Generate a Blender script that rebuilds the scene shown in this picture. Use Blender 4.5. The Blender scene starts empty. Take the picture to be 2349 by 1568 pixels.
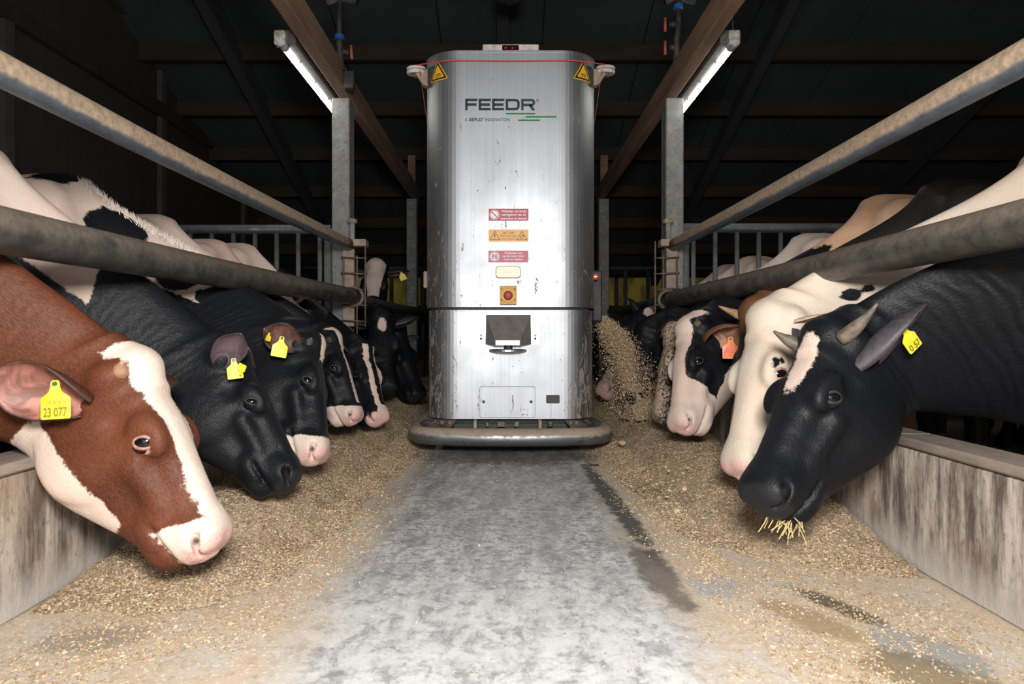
import bpy, math, random
import numpy as np
from mathutils import Vector, Matrix, Quaternion

random.seed(7)
rng = np.random.default_rng(7)
scene = bpy.context.scene
COL = scene.collection
PI = math.pi

# ------------------------------------------------------------------ camera
F = 1566.0          # focal length in pixels of the 2349 px wide frame
U0, V0 = 1165.0, 768.0   # vanishing point of the alley
CAMZ = 0.75
cam_d = bpy.data.cameras.new('camera'); cam = bpy.data.objects.new('camera', cam_d); COL.objects.link(cam)
cam.location = (0, 0, CAMZ); cam.rotation_euler = (PI/2, 0, 0)
cam_d.sensor_width = 36.0; cam_d.lens = 36.0*F/2349.0
cam_d.shift_x = (1174.5-U0)/2349.0; cam_d.shift_y = -(784.0-V0)/2349.0
cam_d.clip_start = 0.05; cam_d.clip_end = 200
cam_d.dof.use_dof = True; cam_d.dof.focus_distance = 3.9; cam_d.dof.aperture_fstop = 5.0
scene.camera = cam

# ------------------------------------------------------------------ light and exposure
scene.view_settings.view_transform = 'Standard'; scene.view_settings.look = 'None'
scene.view_settings.gamma = 1.0; scene.view_settings.use_curve_mapping = False
scene.view_settings.exposure = 0.42
scene.cycles.max_bounces = 5; scene.cycles.diffuse_bounces = 3; scene.cycles.glossy_bounces = 3; scene.cycles.transmission_bounces = 2; scene.cycles.use_light_tree = False; scene.cycles.adaptive_threshold = 0.03
world = bpy.data.worlds.new('world'); scene.world = world; world.use_nodes = True
world.node_tree.nodes['Background'].inputs[0].default_value = (0.75, 0.85, 1.0, 1)
world.node_tree.nodes['Background'].inputs[1].default_value = 0.14
def area(name, loc, target, sx, sy, power, col):
    d = bpy.data.lights.new(name, 'AREA'); d.shape = 'RECTANGLE'; d.size = sx; d.size_y = sy
    d.energy = power; d.color = col
    o = bpy.data.objects.new(name, d); COL.objects.link(o); o.location = loc
    o.rotation_euler = (Vector(target)-Vector(loc)).to_track_quat('-Z', 'Y').to_euler()
    return o
# daylight through the open barn door behind the photographer, and the flash held above the camera
area('door_daylight', (0, -3.3, 1.75), (0, 3.0, 1.2), 3.6, 3.3, 62, (0.97, 0.985, 1.0))
area('camera_flash', (0.1, -0.15, 1.32), (0.0, 4.0, 0.75), 0.5, 0.4, 105, (1.0, 0.985, 0.96))

# ------------------------------------------------------------------ helpers
def at(u, v, Y):
    """the point at distance Y from the camera seen at photo pixel (u, v)"""
    return np.array([(u-U0)*Y/F, Y, CAMZ+(V0-v)*Y/F])

def tag(o, label=None, cat=None, group=None, kind=None):
    if label: o['label'] = label
    if cat: o['category'] = cat
    if group: o['group'] = group
    if kind: o['kind'] = kind
    return o

def thing(name, label, cat, loc, group=None, kind=None):
    o = bpy.data.objects.new(name, None); COL.objects.link(o); o.location = loc
    o.empty_display_size = 0.1
    return tag(o, label, cat, group, kind)

def org(o):
    p = Vector((0, 0, 0))
    while o is not None:
        p += o.location; o = o.parent
    return p

def mesh_obj(name, V, faces, mats, parent=None, origin=None, smooth=False, midx=None, label=None):
    V = np.asarray(V, dtype=float).reshape(-1, 3)
    if parent is not None: O = np.array(org(parent))
    elif origin is not None: O = np.array(origin)
    else: O = np.array([V[:,0].mean(), V[:,1].mean(), V[:,2].min()])
    me = bpy.data.meshes.new(name)
    me.from_pydata((V-O).tolist(), [], faces)
    if not isinstance(mats, (list, tuple)): mats = [mats]
    for m in mats: me.materials.append(m)
    if midx is not None: me.polygons.foreach_set('material_index', np.asarray(midx, dtype=np.int32))
    if smooth is True: me.polygons.foreach_set('use_smooth', np.ones(len(me.polygons), dtype=bool))
    elif smooth: me.shade_smooth() if hasattr(me, 'shade_smooth') else None
    me.update()
    o = bpy.data.objects.new(name, me); COL.objects.link(o)
    if parent is not None: o.parent = parent
    else: o.location = O
    if label: o['label'] = label
    return o

class MB:
    """collects shapes, builds one mesh object"""
    def __init__(s): s.v = []; s.f = []; s.m = []; s.cm = 0
    def add(s, V, Fc):
        b = len(s.v); s.v += [tuple(map(float, p)) for p in V]
        s.f += [tuple(i+b for i in f) for f in Fc]; s.m += [s.cm]*len(Fc); return s
    def mat(s, i): s.cm = i; return s
    def box(s, x0, x1, y0, y1, z0, z1, bev=0.0):
        if bev > 0:
            b = min(bev, (x1-x0)*.45, (y1-y0)*.45, (z1-z0)*.45)
            V = []
            for z, i in ((z0, b), (z0+b, 0), (z1-b, 0), (z1, b)):
                j = b
                ring = [(x0+i+j*(i == 0), y0+i), (x1-i-j*(i == 0), y0+i), (x1-i, y0+i+j*(i == 0)), (x1-i, y1-i-j*(i == 0)),
                        (x1-i-j*(i == 0), y1-i), (x0+i+j*(i == 0), y1-i), (x0+i, y1-i-j*(i == 0)), (x0+i, y0+i+j*(i == 0))]
                V += [(x, y, z) for x, y in ring]
            Fc = [tuple(range(7, -1, -1)), tuple(range(24, 32))]
            for r in range(3):
                for k in range(8): Fc.append((r*8+k, r*8+(k+1) % 8, r*8+8+(k+1) % 8, r*8+8+k))
            return s.add(V, Fc)
        V = [(x0,y0,z0),(x1,y0,z0),(x1,y1,z0),(x0,y1,z0),(x0,y0,z1),(x1,y0,z1),(x1,y1,z1),(x0,y1,z1)]
        return s.add(V, [(3,2,1,0),(4,5,6,7),(0,1,5,4),(1,2,6,5),(2,3,7,6),(3,0,4,7)])
    def beam(s, p0, p1, w, h, up=(0, 0, 1)):
        p0 = Vector(p0); p1 = Vector(p1); d = (p1-p0).normalized()
        r = d.cross(Vector(up)).normalized(); u = r.cross(d)
        V = []
        for p in (p0, p1):
            for a, b in ((-1,-1),(1,-1),(1,1),(-1,1)): V.append(p+r*(a*w/2)+u*(b*h/2))
        return s.add(V, [(0,1,2,3),(7,6,5,4),(0,4,5,1),(1,5,6,2),(2,6,7,3),(3,7,4,0)])
    def tube(s, path, r, n=12, cap=True, closed=False):
        P = [Vector(p) for p in path]; N = len(P)
        R = r if isinstance(r, (list, tuple, np.ndarray)) else [r]*N
        V = []; prev = None
        for i in range(N):
            if closed: t = P[(i+1) % N]-P[i-1]
            else: t = P[min(i+1, N-1)]-P[max(i-1, 0)]
            t.normalize()
            if prev is None:
                a = Vector((0, 0, 1)) if abs(t.z) < .9 else Vector((1, 0, 0))
                x = t.cross(a).normalized()
            else: x = (prev-t*prev.dot(t)).normalized()
            prev = x; y = t.cross(x)
            for k in range(n):
                an = 2*PI*k/n; V.append(P[i]+(x*math.cos(an)+y*math.sin(an))*R[i])
        Fc = []
        for i in range(N if closed else N-1):
            j = (i+1) % N
            for k in range(n): Fc.append((i*n+k, i*n+(k+1) % n, j*n+(k+1) % n, j*n+k))
        if cap and not closed: Fc += [tuple(range(n-1, -1, -1)), tuple((N-1)*n+k for k in range(n))]
        return s.add(V, Fc)
    def lathe(s, prof, c, axis=(0, 0, 1), n=24):
        ax = Vector(axis).normalized(); a = Vector((1, 0, 0)) if abs(ax.x) < .9 else Vector((0, 1, 0))
        x = ax.cross(a).normalized(); y = ax.cross(x); c = Vector(c); V = []
        for r, h in prof:
            for k in range(n):
                an = 2*PI*k/n; V.append(c+ax*h+(x*math.cos(an)+y*math.sin(an))*r)
        m = len(prof); Fc = []
        for i in range(m-1):
            for k in range(n): Fc.append((i*n+k, i*n+(k+1) % n, (i+1)*n+(k+1) % n, (i+1)*n+k))
        Fc += [tuple(range(n-1, -1, -1)), tuple((m-1)*n+k for k in range(n))]
        return s.add(V, Fc)
    def prism(s, poly, fn, d0, d1):
        """poly: 2D points, fn(p, depth) -> 3D"""
        n = len(poly); V = [fn(p, d0) for p in poly]+[fn(p, d1) for p in poly]
        Fc = [tuple(range(n)), tuple(range(2*n-1, n-1, -1))]+[(i, n+i, n+(i+1) % n, (i+1) % n) for i in range(n)]
        return s.add(V, Fc)
    def build(s, name, mats, parent=None, smooth=False, origin=None, label=None):
        return mesh_obj(name, s.v, s.f, mats, parent, origin, smooth, s.m if isinstance(mats, (list, tuple)) else None, label)

def rrect(w, h, r, n=5, cx=0, cy=0):
    P = []
    for sx, sy, a0 in ((1, 1, 0), (-1, 1, 90), (-1, -1, 180), (1, -1, 270)):
        for k in range(n+1):
            a = math.radians(a0+90*k/n)
            P.append((cx+sx*(w/2-r)+r*math.cos(a), cy+sy*(h/2-r)+r*math.sin(a)))
    return P

# ------------------------------------------------------------------ materials
class Mat:
    def __init__(s, name):
        s.m = bpy.data.materials.new(name); s.m.use_nodes = True; s.nt = s.m.node_tree; s.nt.nodes.clear()
        s.out = s.nt.nodes.new('ShaderNodeOutputMaterial'); s.b = s.nt.nodes.new('ShaderNodeBsdfPrincipled')
        s.nt.links.new(s.b.outputs[0], s.out.inputs[0])
    def put(s, sock, v):
        if isinstance(v, bpy.types.NodeSocket): s.nt.links.new(v, sock)
        elif isinstance(v, (tuple, list)) and len(v) == 3 and sock.type == 'RGBA': sock.default_value = (*v, 1)
        else: sock.default_value = v
    def n(s, typ, ins=None, out=0, **at_):
        nd = s.nt.nodes.new('ShaderNode'+typ)
        for k, v in at_.items(): setattr(nd, k, v)
        for k, v in (ins or {}).items(): s.put(nd.inputs[k], v)
        return nd.outputs[out] if out is not None else nd
    def set(s, **kw):
        names = dict(base='Base Color', rough='Roughness', metal='Metallic', normal='Normal', spec='Specular IOR Level', coat='Coat Weight',
                     emit='Emission Color', estr='Emission Strength', alpha='Alpha', sheen='Sheen Weight', sss='Subsurface Weight', trans='Transmission Weight')
        for k, v in kw.items(): s.put(s.b.inputs[names[k]], v)
        return s
    def math(s, op, a, b=0.0, c=0.0, clamp=False):
        return s.n('Math', {0: a, 1: b, 2: c}, operation=op, use_clamp=clamp)
    def noise(s, vec, scale, detail=3, rough=.55, dist=0.0):
        return s.n('TexNoise', {'Vector': vec, 'Scale': scale, 'Detail': detail, 'Roughness': rough, 'Distortion': dist})
    def map(s, v, a, b, c=0.0, d=1.0, smooth=False):
        return s.n('MapRange', {0: v, 1: a, 2: b, 3: c, 4: d}, interpolation_type='SMOOTHSTEP' if smooth else 'LINEAR')
    def mix(s, f, a, b, blend='MIX'):
        nd = s.nt.nodes.new('ShaderNodeMix'); nd.data_type = 'RGBA'; nd.blend_type = blend
        s.put(nd.inputs[0], f); s.put(nd.inputs[6], a); s.put(nd.inputs[7], b); return nd.outputs[2]
    def pos(s): return s.n('NewGeometry', out=0)
    def obj(s): return s.n('TexCoord', out=3)
    def scale(s, v, sc): return s.n('Mapping', {0: v, 3: sc})
    def sep(s, v): return s.n('SeparateXYZ', {0: v}, out=None).outputs
    def bump(s, h, strength=.3, dist=.01): return s.n('Bump', {'Height': h, 'Strength': strength, 'Distance': dist})
    def attr(s, name, out=2): return s.n('Attribute', out=out, attribute_name=name)

def simple(name, base, rough=.5, metal=0.0, **kw):
    M = Mat(name); M.set(base=base, rough=rough, metal=metal, **kw); return M.m

def worn(name, c1, c2, scale=8, rough=.6, metal=0.0, bump=.25, lo=.4, hi=.62, stretch=(1, 1, 1), bscale=60, spec=.4):
    M = Mat(name); p = M.scale(M.pos(), stretch)
    f = M.map(M.noise(p, scale, 6, .65), lo, hi)
    g = M.noise(p, bscale, 4)
    c = M.mix(f, c1, c2); c = M.mix(M.map(g, .35, .75, 0, .35), c, tuple(x*.45 for x in c1))
    M.set(base=c, rough=rough, metal=metal, spec=spec, normal=M.bump(g, bump, .004)); return M.m
# ------------------------------------------------------------------ setting: floor, feed walls, barn shell
def make_floor_mat():
    M = Mat('worn_concrete_floor'); p = M.pos(); X, Y, Z = M.sep(p)
    wob = M.math('MULTIPLY', M.math('SUBTRACT', M.noise(p, 2.2, 3), .5), .30)
    ax = M.math('ABSOLUTE', M.math('ADD', X, .02)); lane = M.map(M.math('ADD', ax, wob), .36, .60, 1, 0, True)
    streak = M.noise(M.scale(p, (3.2, .9, 1)), 3.0, 6, .72); grit = M.noise(p, 55, 5, .7); mid = M.noise(M.scale(p, (1.5, 1, 1)), 9.0, 5, .78, .6)
    conc = M.mix(M.map(streak, .38, .60), (.26, .262, .26), (.58, .575, .56))
    conc = M.mix(M.map(M.noise(p, 28, 6, .82, .3), .49, .57, 0, .70), conc, (.15, .155, .16))
    conc = M.mix(M.map(mid, .52, .60, 0, .55), conc, (.17, .175, .18))
    conc = M.mix(M.map(M.noise(p, 36, 6, .8), .55, .61, 0, .75), conc, (.68, .64, .58))
    dusty = M.mix(M.map(M.noise(M.scale(p, (2.5, 1.6, 1)), 2.2, 7, .68), .34, .56), (.53, .495, .445), (.56, .445, .325))
    dusty = M.mix(M.map(M.noise(p, 26, 7, .78), .49, .60, 0, .75), dusty, (.47, .34, .215))
    dusty = M.mix(M.map(grit, .57, .66, 0, .6), dusty, (.24, .16, .09))
    dusty = M.mix(M.map(M.noise(p, 90, 3), .58, .66, 0, .8), dusty, (.80, .72, .60))
    near = M.map(M.math('ADD', Y, wob), 1.7, 2.4, 1, 0, True)  # brighter light close to the camera, painted into the concrete colour
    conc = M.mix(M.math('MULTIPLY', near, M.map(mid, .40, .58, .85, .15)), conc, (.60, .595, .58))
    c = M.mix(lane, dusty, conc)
    STN = M.noise(p, 13, 5, .75)
    def stain_or_shade(cx, cy, rx, ry, rot, amt, col, c, soft=.35):
        v = M.n('Mapping', {0: p, 1: (cx, cy, 0), 2: (0, 0, rot), 3: (rx, ry, 1)}, vector_type='TEXTURE')
        sx, sy, _ = M.sep(v)
        d = M.math('SQRT', M.math('ADD', M.math('MULTIPLY', sx, sx), M.math('MULTIPLY', sy, sy)))
        d = M.math('ADD', d, M.math('MULTIPLY', M.math('SUBTRACT', STN, .5), 1.9))
        return M.mix(M.map(d, 1-soft, 1, amt, 0), c, col)
    c = stain_or_shade(.475, 3.15, .055, 1.05, .03, .9, (.055, .058, .06), c)
    c = stain_or_shade(.47, 2.15, .07, .34, .05, .8, (.12, .10, .085), c)
    c = stain_or_shade(.91, 1.90, .05, .17, .42, .9, (.10, .08, .05), c)
    c = stain_or_shade(.80, 1.80, .07, .20, .5, .75, (.36, .24, .12), c)
    c = stain_or_shade(1.00, 1.62, .11, .16, .6, .8, (.30, .31, .31), c)
    c = stain_or_shade(.93, 1.50, .12, .17, .7, .7, (.17, .125, .06), c)
    c = stain_or_shade(.62, 2.05, .10, .10, 0, .8, (.36, .37, .38), c)
    c = stain_or_shade(-.90, 1.92, .13, .07, .2, .8, (.19, .185, .175), c)
    c = stain_or_shade(-1.02, 1.68, .15, .09, .2, .6, (.22, .20, .17), c)
    c = stain_or_shade(0.02, 4.2, .68, .30, 0, .6, (.10, .10, .10), c)  # shade beneath the robot's bumper, painted into the floor colour
    # expansion joint across the lane
    j = M.map(M.math('ABSOLUTE', M.math('SUBTRACT', Y, 2.90)), .004, .009, .7, 0)
    c = M.mix(M.math('MULTIPLY', j, lane), c, (.55, .50, .44))
    h = M.math('ADD', M.math('MULTIPLY', streak, .6), M.math('MULTIPLY', grit, .5))
    M.set(base=c, rough=M.map(streak, .3, .7, .38, .66), spec=.45, normal=M.bump(h, .35, .006)); return M.m
M_FLOOR = make_floor_mat()
fl = MB().box(-6.5, 7.5, -3.4, 15.2, -.12, 0).build('floor', M_FLOOR); tag(fl, kind='structure')

def feedwall_mat():
    M = Mat('stained_feed_wall'); p = M.pos(); X, Y, Z = M.sep(p)
    v = M.noise(M.scale(p, (1, 7, 1.1)), 2.2, 7, .7); g = M.noise(p, 30, 5, .7); b = M.noise(p, 2.4, 4)
    c = M.mix(M.map(v, .40, .60), (.10, .075, .062), (.50, .43, .36))
    c = M.mix(M.map(b, .5, .66, 0, .7), c, (.23, .15, .09))
    c = M.mix(M.map(g, .55, .7, 0, .55), c, (.06, .05, .045))
    c = M.mix(M.map(M.math('ADD', Z, M.math('MULTIPLY', M.math('SUBTRACT', b, .5), .16)), .03, .14, .85, 0), c, (.50, .46, .42))
    M.set(base=c, rough=.75, normal=M.bump(M.math('ADD', v, g), .5, .006)); return M.m
M_WALL = feedwall_mat()
M_CAP = worn('weathered_cap_board', (.30, .24, .19), (.12, .10, .085), 3, .7, stretch=(1, .35, 1), bump=.4)
M_BLACK = simple('black_gap', (.01, .01, .01), .8)
for nm, s in (('left', -1), ('right', 1)):
    x0, x1 = sorted((s*1.30, s*1.42))
    w = thing('wall_feed_'+nm, None, None, (s*1.36, 4, 0), kind='structure')
    y = -1.2
    k = 0
    while y < 12.8:          # precast panels with narrow joints
        m = MB().box(x0, x1, y, y+2.49, 0, .385, .008); m.build('panel', M_WALL, w); y += 2.5
    for k in range(4): MB().box(x0-.012, x1+.012, -1.2+k*3.5, -1.2+k*3.5+3.495, .387, .418, .006).build('cap_board', M_CAP, w)

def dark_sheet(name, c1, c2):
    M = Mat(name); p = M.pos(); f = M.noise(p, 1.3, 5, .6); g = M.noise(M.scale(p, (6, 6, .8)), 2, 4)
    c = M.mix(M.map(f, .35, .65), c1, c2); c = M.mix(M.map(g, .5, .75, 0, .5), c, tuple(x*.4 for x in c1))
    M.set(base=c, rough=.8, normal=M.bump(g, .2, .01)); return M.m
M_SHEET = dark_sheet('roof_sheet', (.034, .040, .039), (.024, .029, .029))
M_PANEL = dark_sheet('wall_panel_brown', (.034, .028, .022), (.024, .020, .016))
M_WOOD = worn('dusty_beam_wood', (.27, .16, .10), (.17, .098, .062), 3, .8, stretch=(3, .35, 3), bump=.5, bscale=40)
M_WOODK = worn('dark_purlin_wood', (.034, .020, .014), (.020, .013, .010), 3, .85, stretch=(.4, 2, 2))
M_COL = worn('column_concrete', (.060, .055, .048), (.042, .038, .034), 5, .8)

# left wall of dark panels with joint columns
wl = thing('wall_left', None, None, (-4.1, 6, 0), kind='structure')
ys = [-3.4, -1.9, .55, 3.05, 5.54, 8.03, 10.55, 13.0]
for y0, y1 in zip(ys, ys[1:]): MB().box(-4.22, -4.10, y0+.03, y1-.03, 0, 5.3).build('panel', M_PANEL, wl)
for y0 in ys: MB().box(-4.26, -4.04, y0-.055, y0+.055, 0, 5.3).build('joint_column', M_COL, wl)
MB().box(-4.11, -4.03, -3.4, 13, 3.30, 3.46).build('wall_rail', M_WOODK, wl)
MB().box(-4.11, -4.00, -3.4, 13, 4.12, 4.20).build('gutter', simple('gutter_dark', (.03, .032, .025), .7), wl)
wr = thing('wall_right', None, None, (7.0, 6, 0), kind='structure')
for y0, y1 in zip(ys, ys[1:]): MB().box(7.0, 7.12, y0+.01, y1-.01, 0, 5.6).build('panel', M_PANEL, wr)

# roof: sheets on purlins, falling away from the camera to the low back wall
RY0, RZ0, RY1, RZ1 = 1.6, 6.10, 13.2, 1.93     # straight slope
def rz(y): return RZ1+(RZ0-RZ1)*(RY1-y)/(RY1-RY0)
ce = thing('ceiling', None, None, (1.4, 7, 4), kind='structure')
pys = [13.0, 12.1, 11.2, 10.3, 9.4, 8.5, 7.6, 6.7, 5.8, 4.9, 3.3, 1.7]
xs_ = [-4.1+1.12*k for k in range(11)]
me0 = {}
for i in range(len(pys)-1):
    ya, yb = pys[i+1], pys[i]
    for x in xs_[:-1]:
        key = i
        if key not in me0:
            m = MB(); a, b = 0.008, 1.112
            m.add([(a, ya, rz(ya)+.03), (b, ya, rz(ya)+.03), (b, yb-.012, rz(yb)+.03), (a, yb-.012, rz(yb)+.03),
                   (a, ya, rz(ya)+.06), (b, ya, rz(ya)+.06), (b, yb-.012, rz(yb)+.06), (a, yb-.012, rz(yb)+.06)],
                  [(3,2,1,0),(4,5,6,7),(0,1,5,4),(1,2,6,5),(2,3,7,6),(3,0,4,7)])
            me = bpy.data.meshes.new('roof_sheet'); me.from_pydata([tuple(Vector(v)-Vector((0, 7, 4))) for v in m.v], [], m.f); me.materials.append(M_SHEET); me0[key] = me
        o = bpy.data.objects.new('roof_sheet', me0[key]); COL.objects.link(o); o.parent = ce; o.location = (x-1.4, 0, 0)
m = MB().box(-4.3, 7.2, 1.6, 13.3, 0, .02)
m.v = [(x, y, rz(y)+.075+z) for x, y, z in m.v]; m.build('roof_deck', M_BLACK, ce)
MB().box(-4.3, 7.2, -3.5, 1.7, 6.05, 6.2).build('loft_deck', M_PANEL, ce)
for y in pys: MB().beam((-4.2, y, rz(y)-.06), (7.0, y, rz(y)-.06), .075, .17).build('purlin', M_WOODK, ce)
for x in (-3.0, -.05, 2.8, 5.6):
    MB().beam((x, 1.7, rz(1.7)-.20), (x, 13.1, rz(13.1)-.20), .12, .16).build('rafter', simple('rafter_steel', (.030, .032, .033), .7) if x == -3.0 else bpy.data.materials['rafter_steel'], ce)

# low back wall with a strip of translucent windows
wb = thing('wall_back', None, None, (1.4, 13.2, 0), kind='structure')
MB().box(-4.2, 7.1, 13.2, 13.32, 0, 1.32).build('lower_panel', M_PANEL, wb)
MB().box(-4.2, 7.1, 13.2, 13.32, 1.86, 2.1).build('upper_panel', M_PANEL, wb)
Mw = Mat('window_translucent'); f = Mw.noise(Mw.scale(Mw.pos(), (3, 1, 1)), 2.0, 4)
cw = Mw.mix(Mw.map(f, .4, .6), (.20, .17, .02), (.11, .055, .012)); Mw.set(base=cw, rough=.7, emit=cw, estr=.12)
for k in range(9):
    x = -4.1+k*1.24
    MB().box(x+.04, x+1.20, 13.22, 13.25, 1.32, 1.86).build('window_pane', Mw.m, wb)
    MB().box(x-.04, x+.04, 13.18, 13.3, 1.32, 1.86).build('window_post', M_COL, wb)
# front gable with the open barn door behind the camera
wf = thing('wall_front', None, None, (0, -3.45, 0), kind='structure')
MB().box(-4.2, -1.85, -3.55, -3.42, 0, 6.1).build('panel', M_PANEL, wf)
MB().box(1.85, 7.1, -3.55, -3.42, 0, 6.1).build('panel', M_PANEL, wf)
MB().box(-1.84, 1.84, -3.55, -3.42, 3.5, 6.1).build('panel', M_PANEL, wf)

# ------------------------------------------------------------------ galvanised steelwork
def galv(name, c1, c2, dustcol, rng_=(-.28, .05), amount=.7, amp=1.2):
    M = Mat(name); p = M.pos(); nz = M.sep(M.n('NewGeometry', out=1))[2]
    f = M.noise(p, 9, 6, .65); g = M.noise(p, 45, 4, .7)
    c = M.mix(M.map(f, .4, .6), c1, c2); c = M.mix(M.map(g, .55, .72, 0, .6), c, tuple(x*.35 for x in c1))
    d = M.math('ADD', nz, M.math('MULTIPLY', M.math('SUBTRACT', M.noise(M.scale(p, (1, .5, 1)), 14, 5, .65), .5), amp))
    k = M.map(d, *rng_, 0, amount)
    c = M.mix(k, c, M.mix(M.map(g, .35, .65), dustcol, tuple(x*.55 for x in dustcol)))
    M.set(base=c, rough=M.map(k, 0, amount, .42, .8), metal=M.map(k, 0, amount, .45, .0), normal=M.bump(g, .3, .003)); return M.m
M_RAILU = galv('rail_dusty_galvanised', (.115, .135, .165), (.16, .18, .205), (.42, .30, .20), rng_=(-.66, -.42), amount=.95, amp=.55)
M_RAILL = galv('neck_rail_polished', (.050, .050, .046), (.11, .098, .080), (.17, .125, .09), rng_=(-.2, .5), amount=.7, amp=1.8)
M_RAILK = galv('neck_rail_dark', (.035, .038, .040), (.05, .052, .054), (.06, .05, .042), amount=.3)
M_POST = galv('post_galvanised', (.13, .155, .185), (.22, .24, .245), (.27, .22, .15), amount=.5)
M_GATE = galv('gate_galvanised', (.085, .10, .115), (.13, .145, .15), (.12, .10, .08), amount=.4)
M_RUST = worn('rusty_bar', (.17, .125, .095), (.10, .07, .05), 20, .7)
M_STUB = worn('dirty_flat_bar', (.36, .27, .20), (.24, .18, .135), 14, .75)

YP = 5.12
rails = []
def rail(name, pts, r, mat, label):
    P = [Vector(p) for p in pts]; n = 26; path = []
    for k in range(n):
        t = k/(n-1); q = P[0].lerp(P[1], t); q.z -= .012*math.sin(PI*t); path.append(q)
    m = MB(); m.tube(path, r, 28); o = m.build(name, mat, smooth=True); tag(o, label, 'rail', 'feed fence rails'); return o
def ext(p, q, y):   # carry the line p-q on to depth y
    p = np.array(p); q = np.array(q); t = (y-p[1])/(q[1]-p[1]); return tuple(p+(q-p)*t)
LN, LF = at(0, 520, 1.70), at(812, 680, 5.02)
rail('neck_rail', (ext(LN, LF, .7), LF), .060, M_RAILL, 'thick worn neck rail above the brown cow, running to the left post')
UN, UF = at(0, 152, 1.70), at(800, 560, 5.02)
rail('top_rail', (ext(UN, UF, .7), UF), .043, M_RAILU, 'thinner dusty top rail on the left, above the thick neck rail')
RN, RF = at(2349, 504, 1.70), at(1532, 688, 5.02)
rail('neck_rail', (ext(RN, RF, .7), RF), .060, M_RAILL, 'thick worn neck rail above the black horned cow, running to the right post')
TN, TF = at(2349, 125, 1.70), at(1545, 561, 5.02)
rail('top_rail', (ext(TN, TF, .7), TF), .043, M_RAILU, 'thinner dusty top rail on the right, above the thick neck rail')
rail('neck_rail', (at(818, 690, 5.10), at(975, 716, 9.0)), .052, M_RAILK, 'dark shiny rail continuing beyond the left post towards the feeding robot')
rail('neck_rail', (at(1520, 692, 5.10), at(1400, 716, 9.0)), .052, M_RAILK, 'dark shiny rail continuing beyond the right post behind the falling feed')

for s, sd in ((-1, 'left'), (1, 'right')):
    for y, h in ((YP, 'near'), (8.9, 'far')):
        xi, xo = 1.179, 1.312
        x0, x1 = sorted((s*xi, s*xo)); dx = -.010 if s < 0 else .008
        lab = f'galvanised square post carrying the {sd} beam beside the wire rack' if h == 'near' else f'distant grey post on the {sd} under the far end of the beam'
        t = thing('barn_post', lab, 'post', ((x0+x1)/2+dx, y, 0), 'posts of the feed fence')
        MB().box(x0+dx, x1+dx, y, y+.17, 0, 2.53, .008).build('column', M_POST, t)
        MB().box(x0+dx-.05, x1+dx+.05, y-.05, y+.22, 0, .012).build('base_plate', M_RUST, t)
    bx0, bx1 = sorted((s*1.188, s*1.275))
    o = MB().box(bx0, bx1, -.8, 9.25, 2.54, 2.715, .006).build('roof_beam', M_WOOD)
    tag(o, f'dusty brown timber beam over the {sd} side of the alley', 'beam', 'timber beams')
    # bracing post to the roof at the far end of the beam
    o = MB().box(s*1.27-.05, s*1.27+.05, 9.0, 9.1, 2.72, rz(9.05)-.3, .004).build('timber_post', M_WOOD)
    tag(o, f'tall timber post rising to the roof at the far end of the {sd} beam', 'post')

# ------------------------------------------------------------------ wire racks and rail clamps at the two posts
for s, sd in ((-1, 'left'), (1, 'right')):
    U = (lambda u: u) if s < 0 else (lambda u: 2341-u)   # the right-hand rack mirrors the left one
    y = 5.02
    t = thing('wire_rack', f'rusty wire ladder rack with flat bar on the {sd} post', 'rack', tuple(at(U(815), 740, y)), 'wire racks on the posts')
    p = lambda u, v, yy=y: tuple(at(U(u), v, yy))
    a, b = p(786, 742, 5.06), p(812, 570, 5.06)
    MB().box(min(a[0], b[0]), max(a[0], b[0]), 5.06, 5.11, a[2]-.02, b[2], .004).build('flat_bar', M_STUB, t)
    a, b = p(803, 566, 5.03), p(826, 550, 5.03)
    MB().box(min(a[0], b[0])-.005, max(a[0], b[0])+.05*(s < 0)-.0, 4.99, 5.10, b[2]-.05, b[2]+.002, .006).build('clamp_block', M_STUB, t)
    for u, v0, v1, yy in ((788, 588, 700, 5.02), (819, 586, 772, 4.98), (838, 553, 748, 5.02)):
        MB().tube([p(u, v0, yy), p(u, v1, yy)], .0065, 8).build('upright_wire', M_RUST, t, smooth=True)
    for v in (590, 626, 662, 698, 735):
        MB().tube([p(783, v, 5.03), p(820, v+1, 4.975), p(842, v+2, 5.03)], .0055, 8).build('cross_wire', M_RUST, t, smooth=True)
    for u in (808,):
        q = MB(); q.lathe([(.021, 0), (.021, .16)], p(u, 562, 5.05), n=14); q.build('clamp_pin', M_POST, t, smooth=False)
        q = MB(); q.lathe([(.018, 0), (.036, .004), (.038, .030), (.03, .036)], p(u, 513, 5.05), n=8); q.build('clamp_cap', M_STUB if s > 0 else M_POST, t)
    q = MB(); q.lathe([(.066, -.02), (.078, -.02), (.078, .02), (.066, .02)], tuple(LF if s < 0 else RF), (0, 1, 0), 24); q.build('rail_collar', M_RUST, t, smooth=False)

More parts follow.
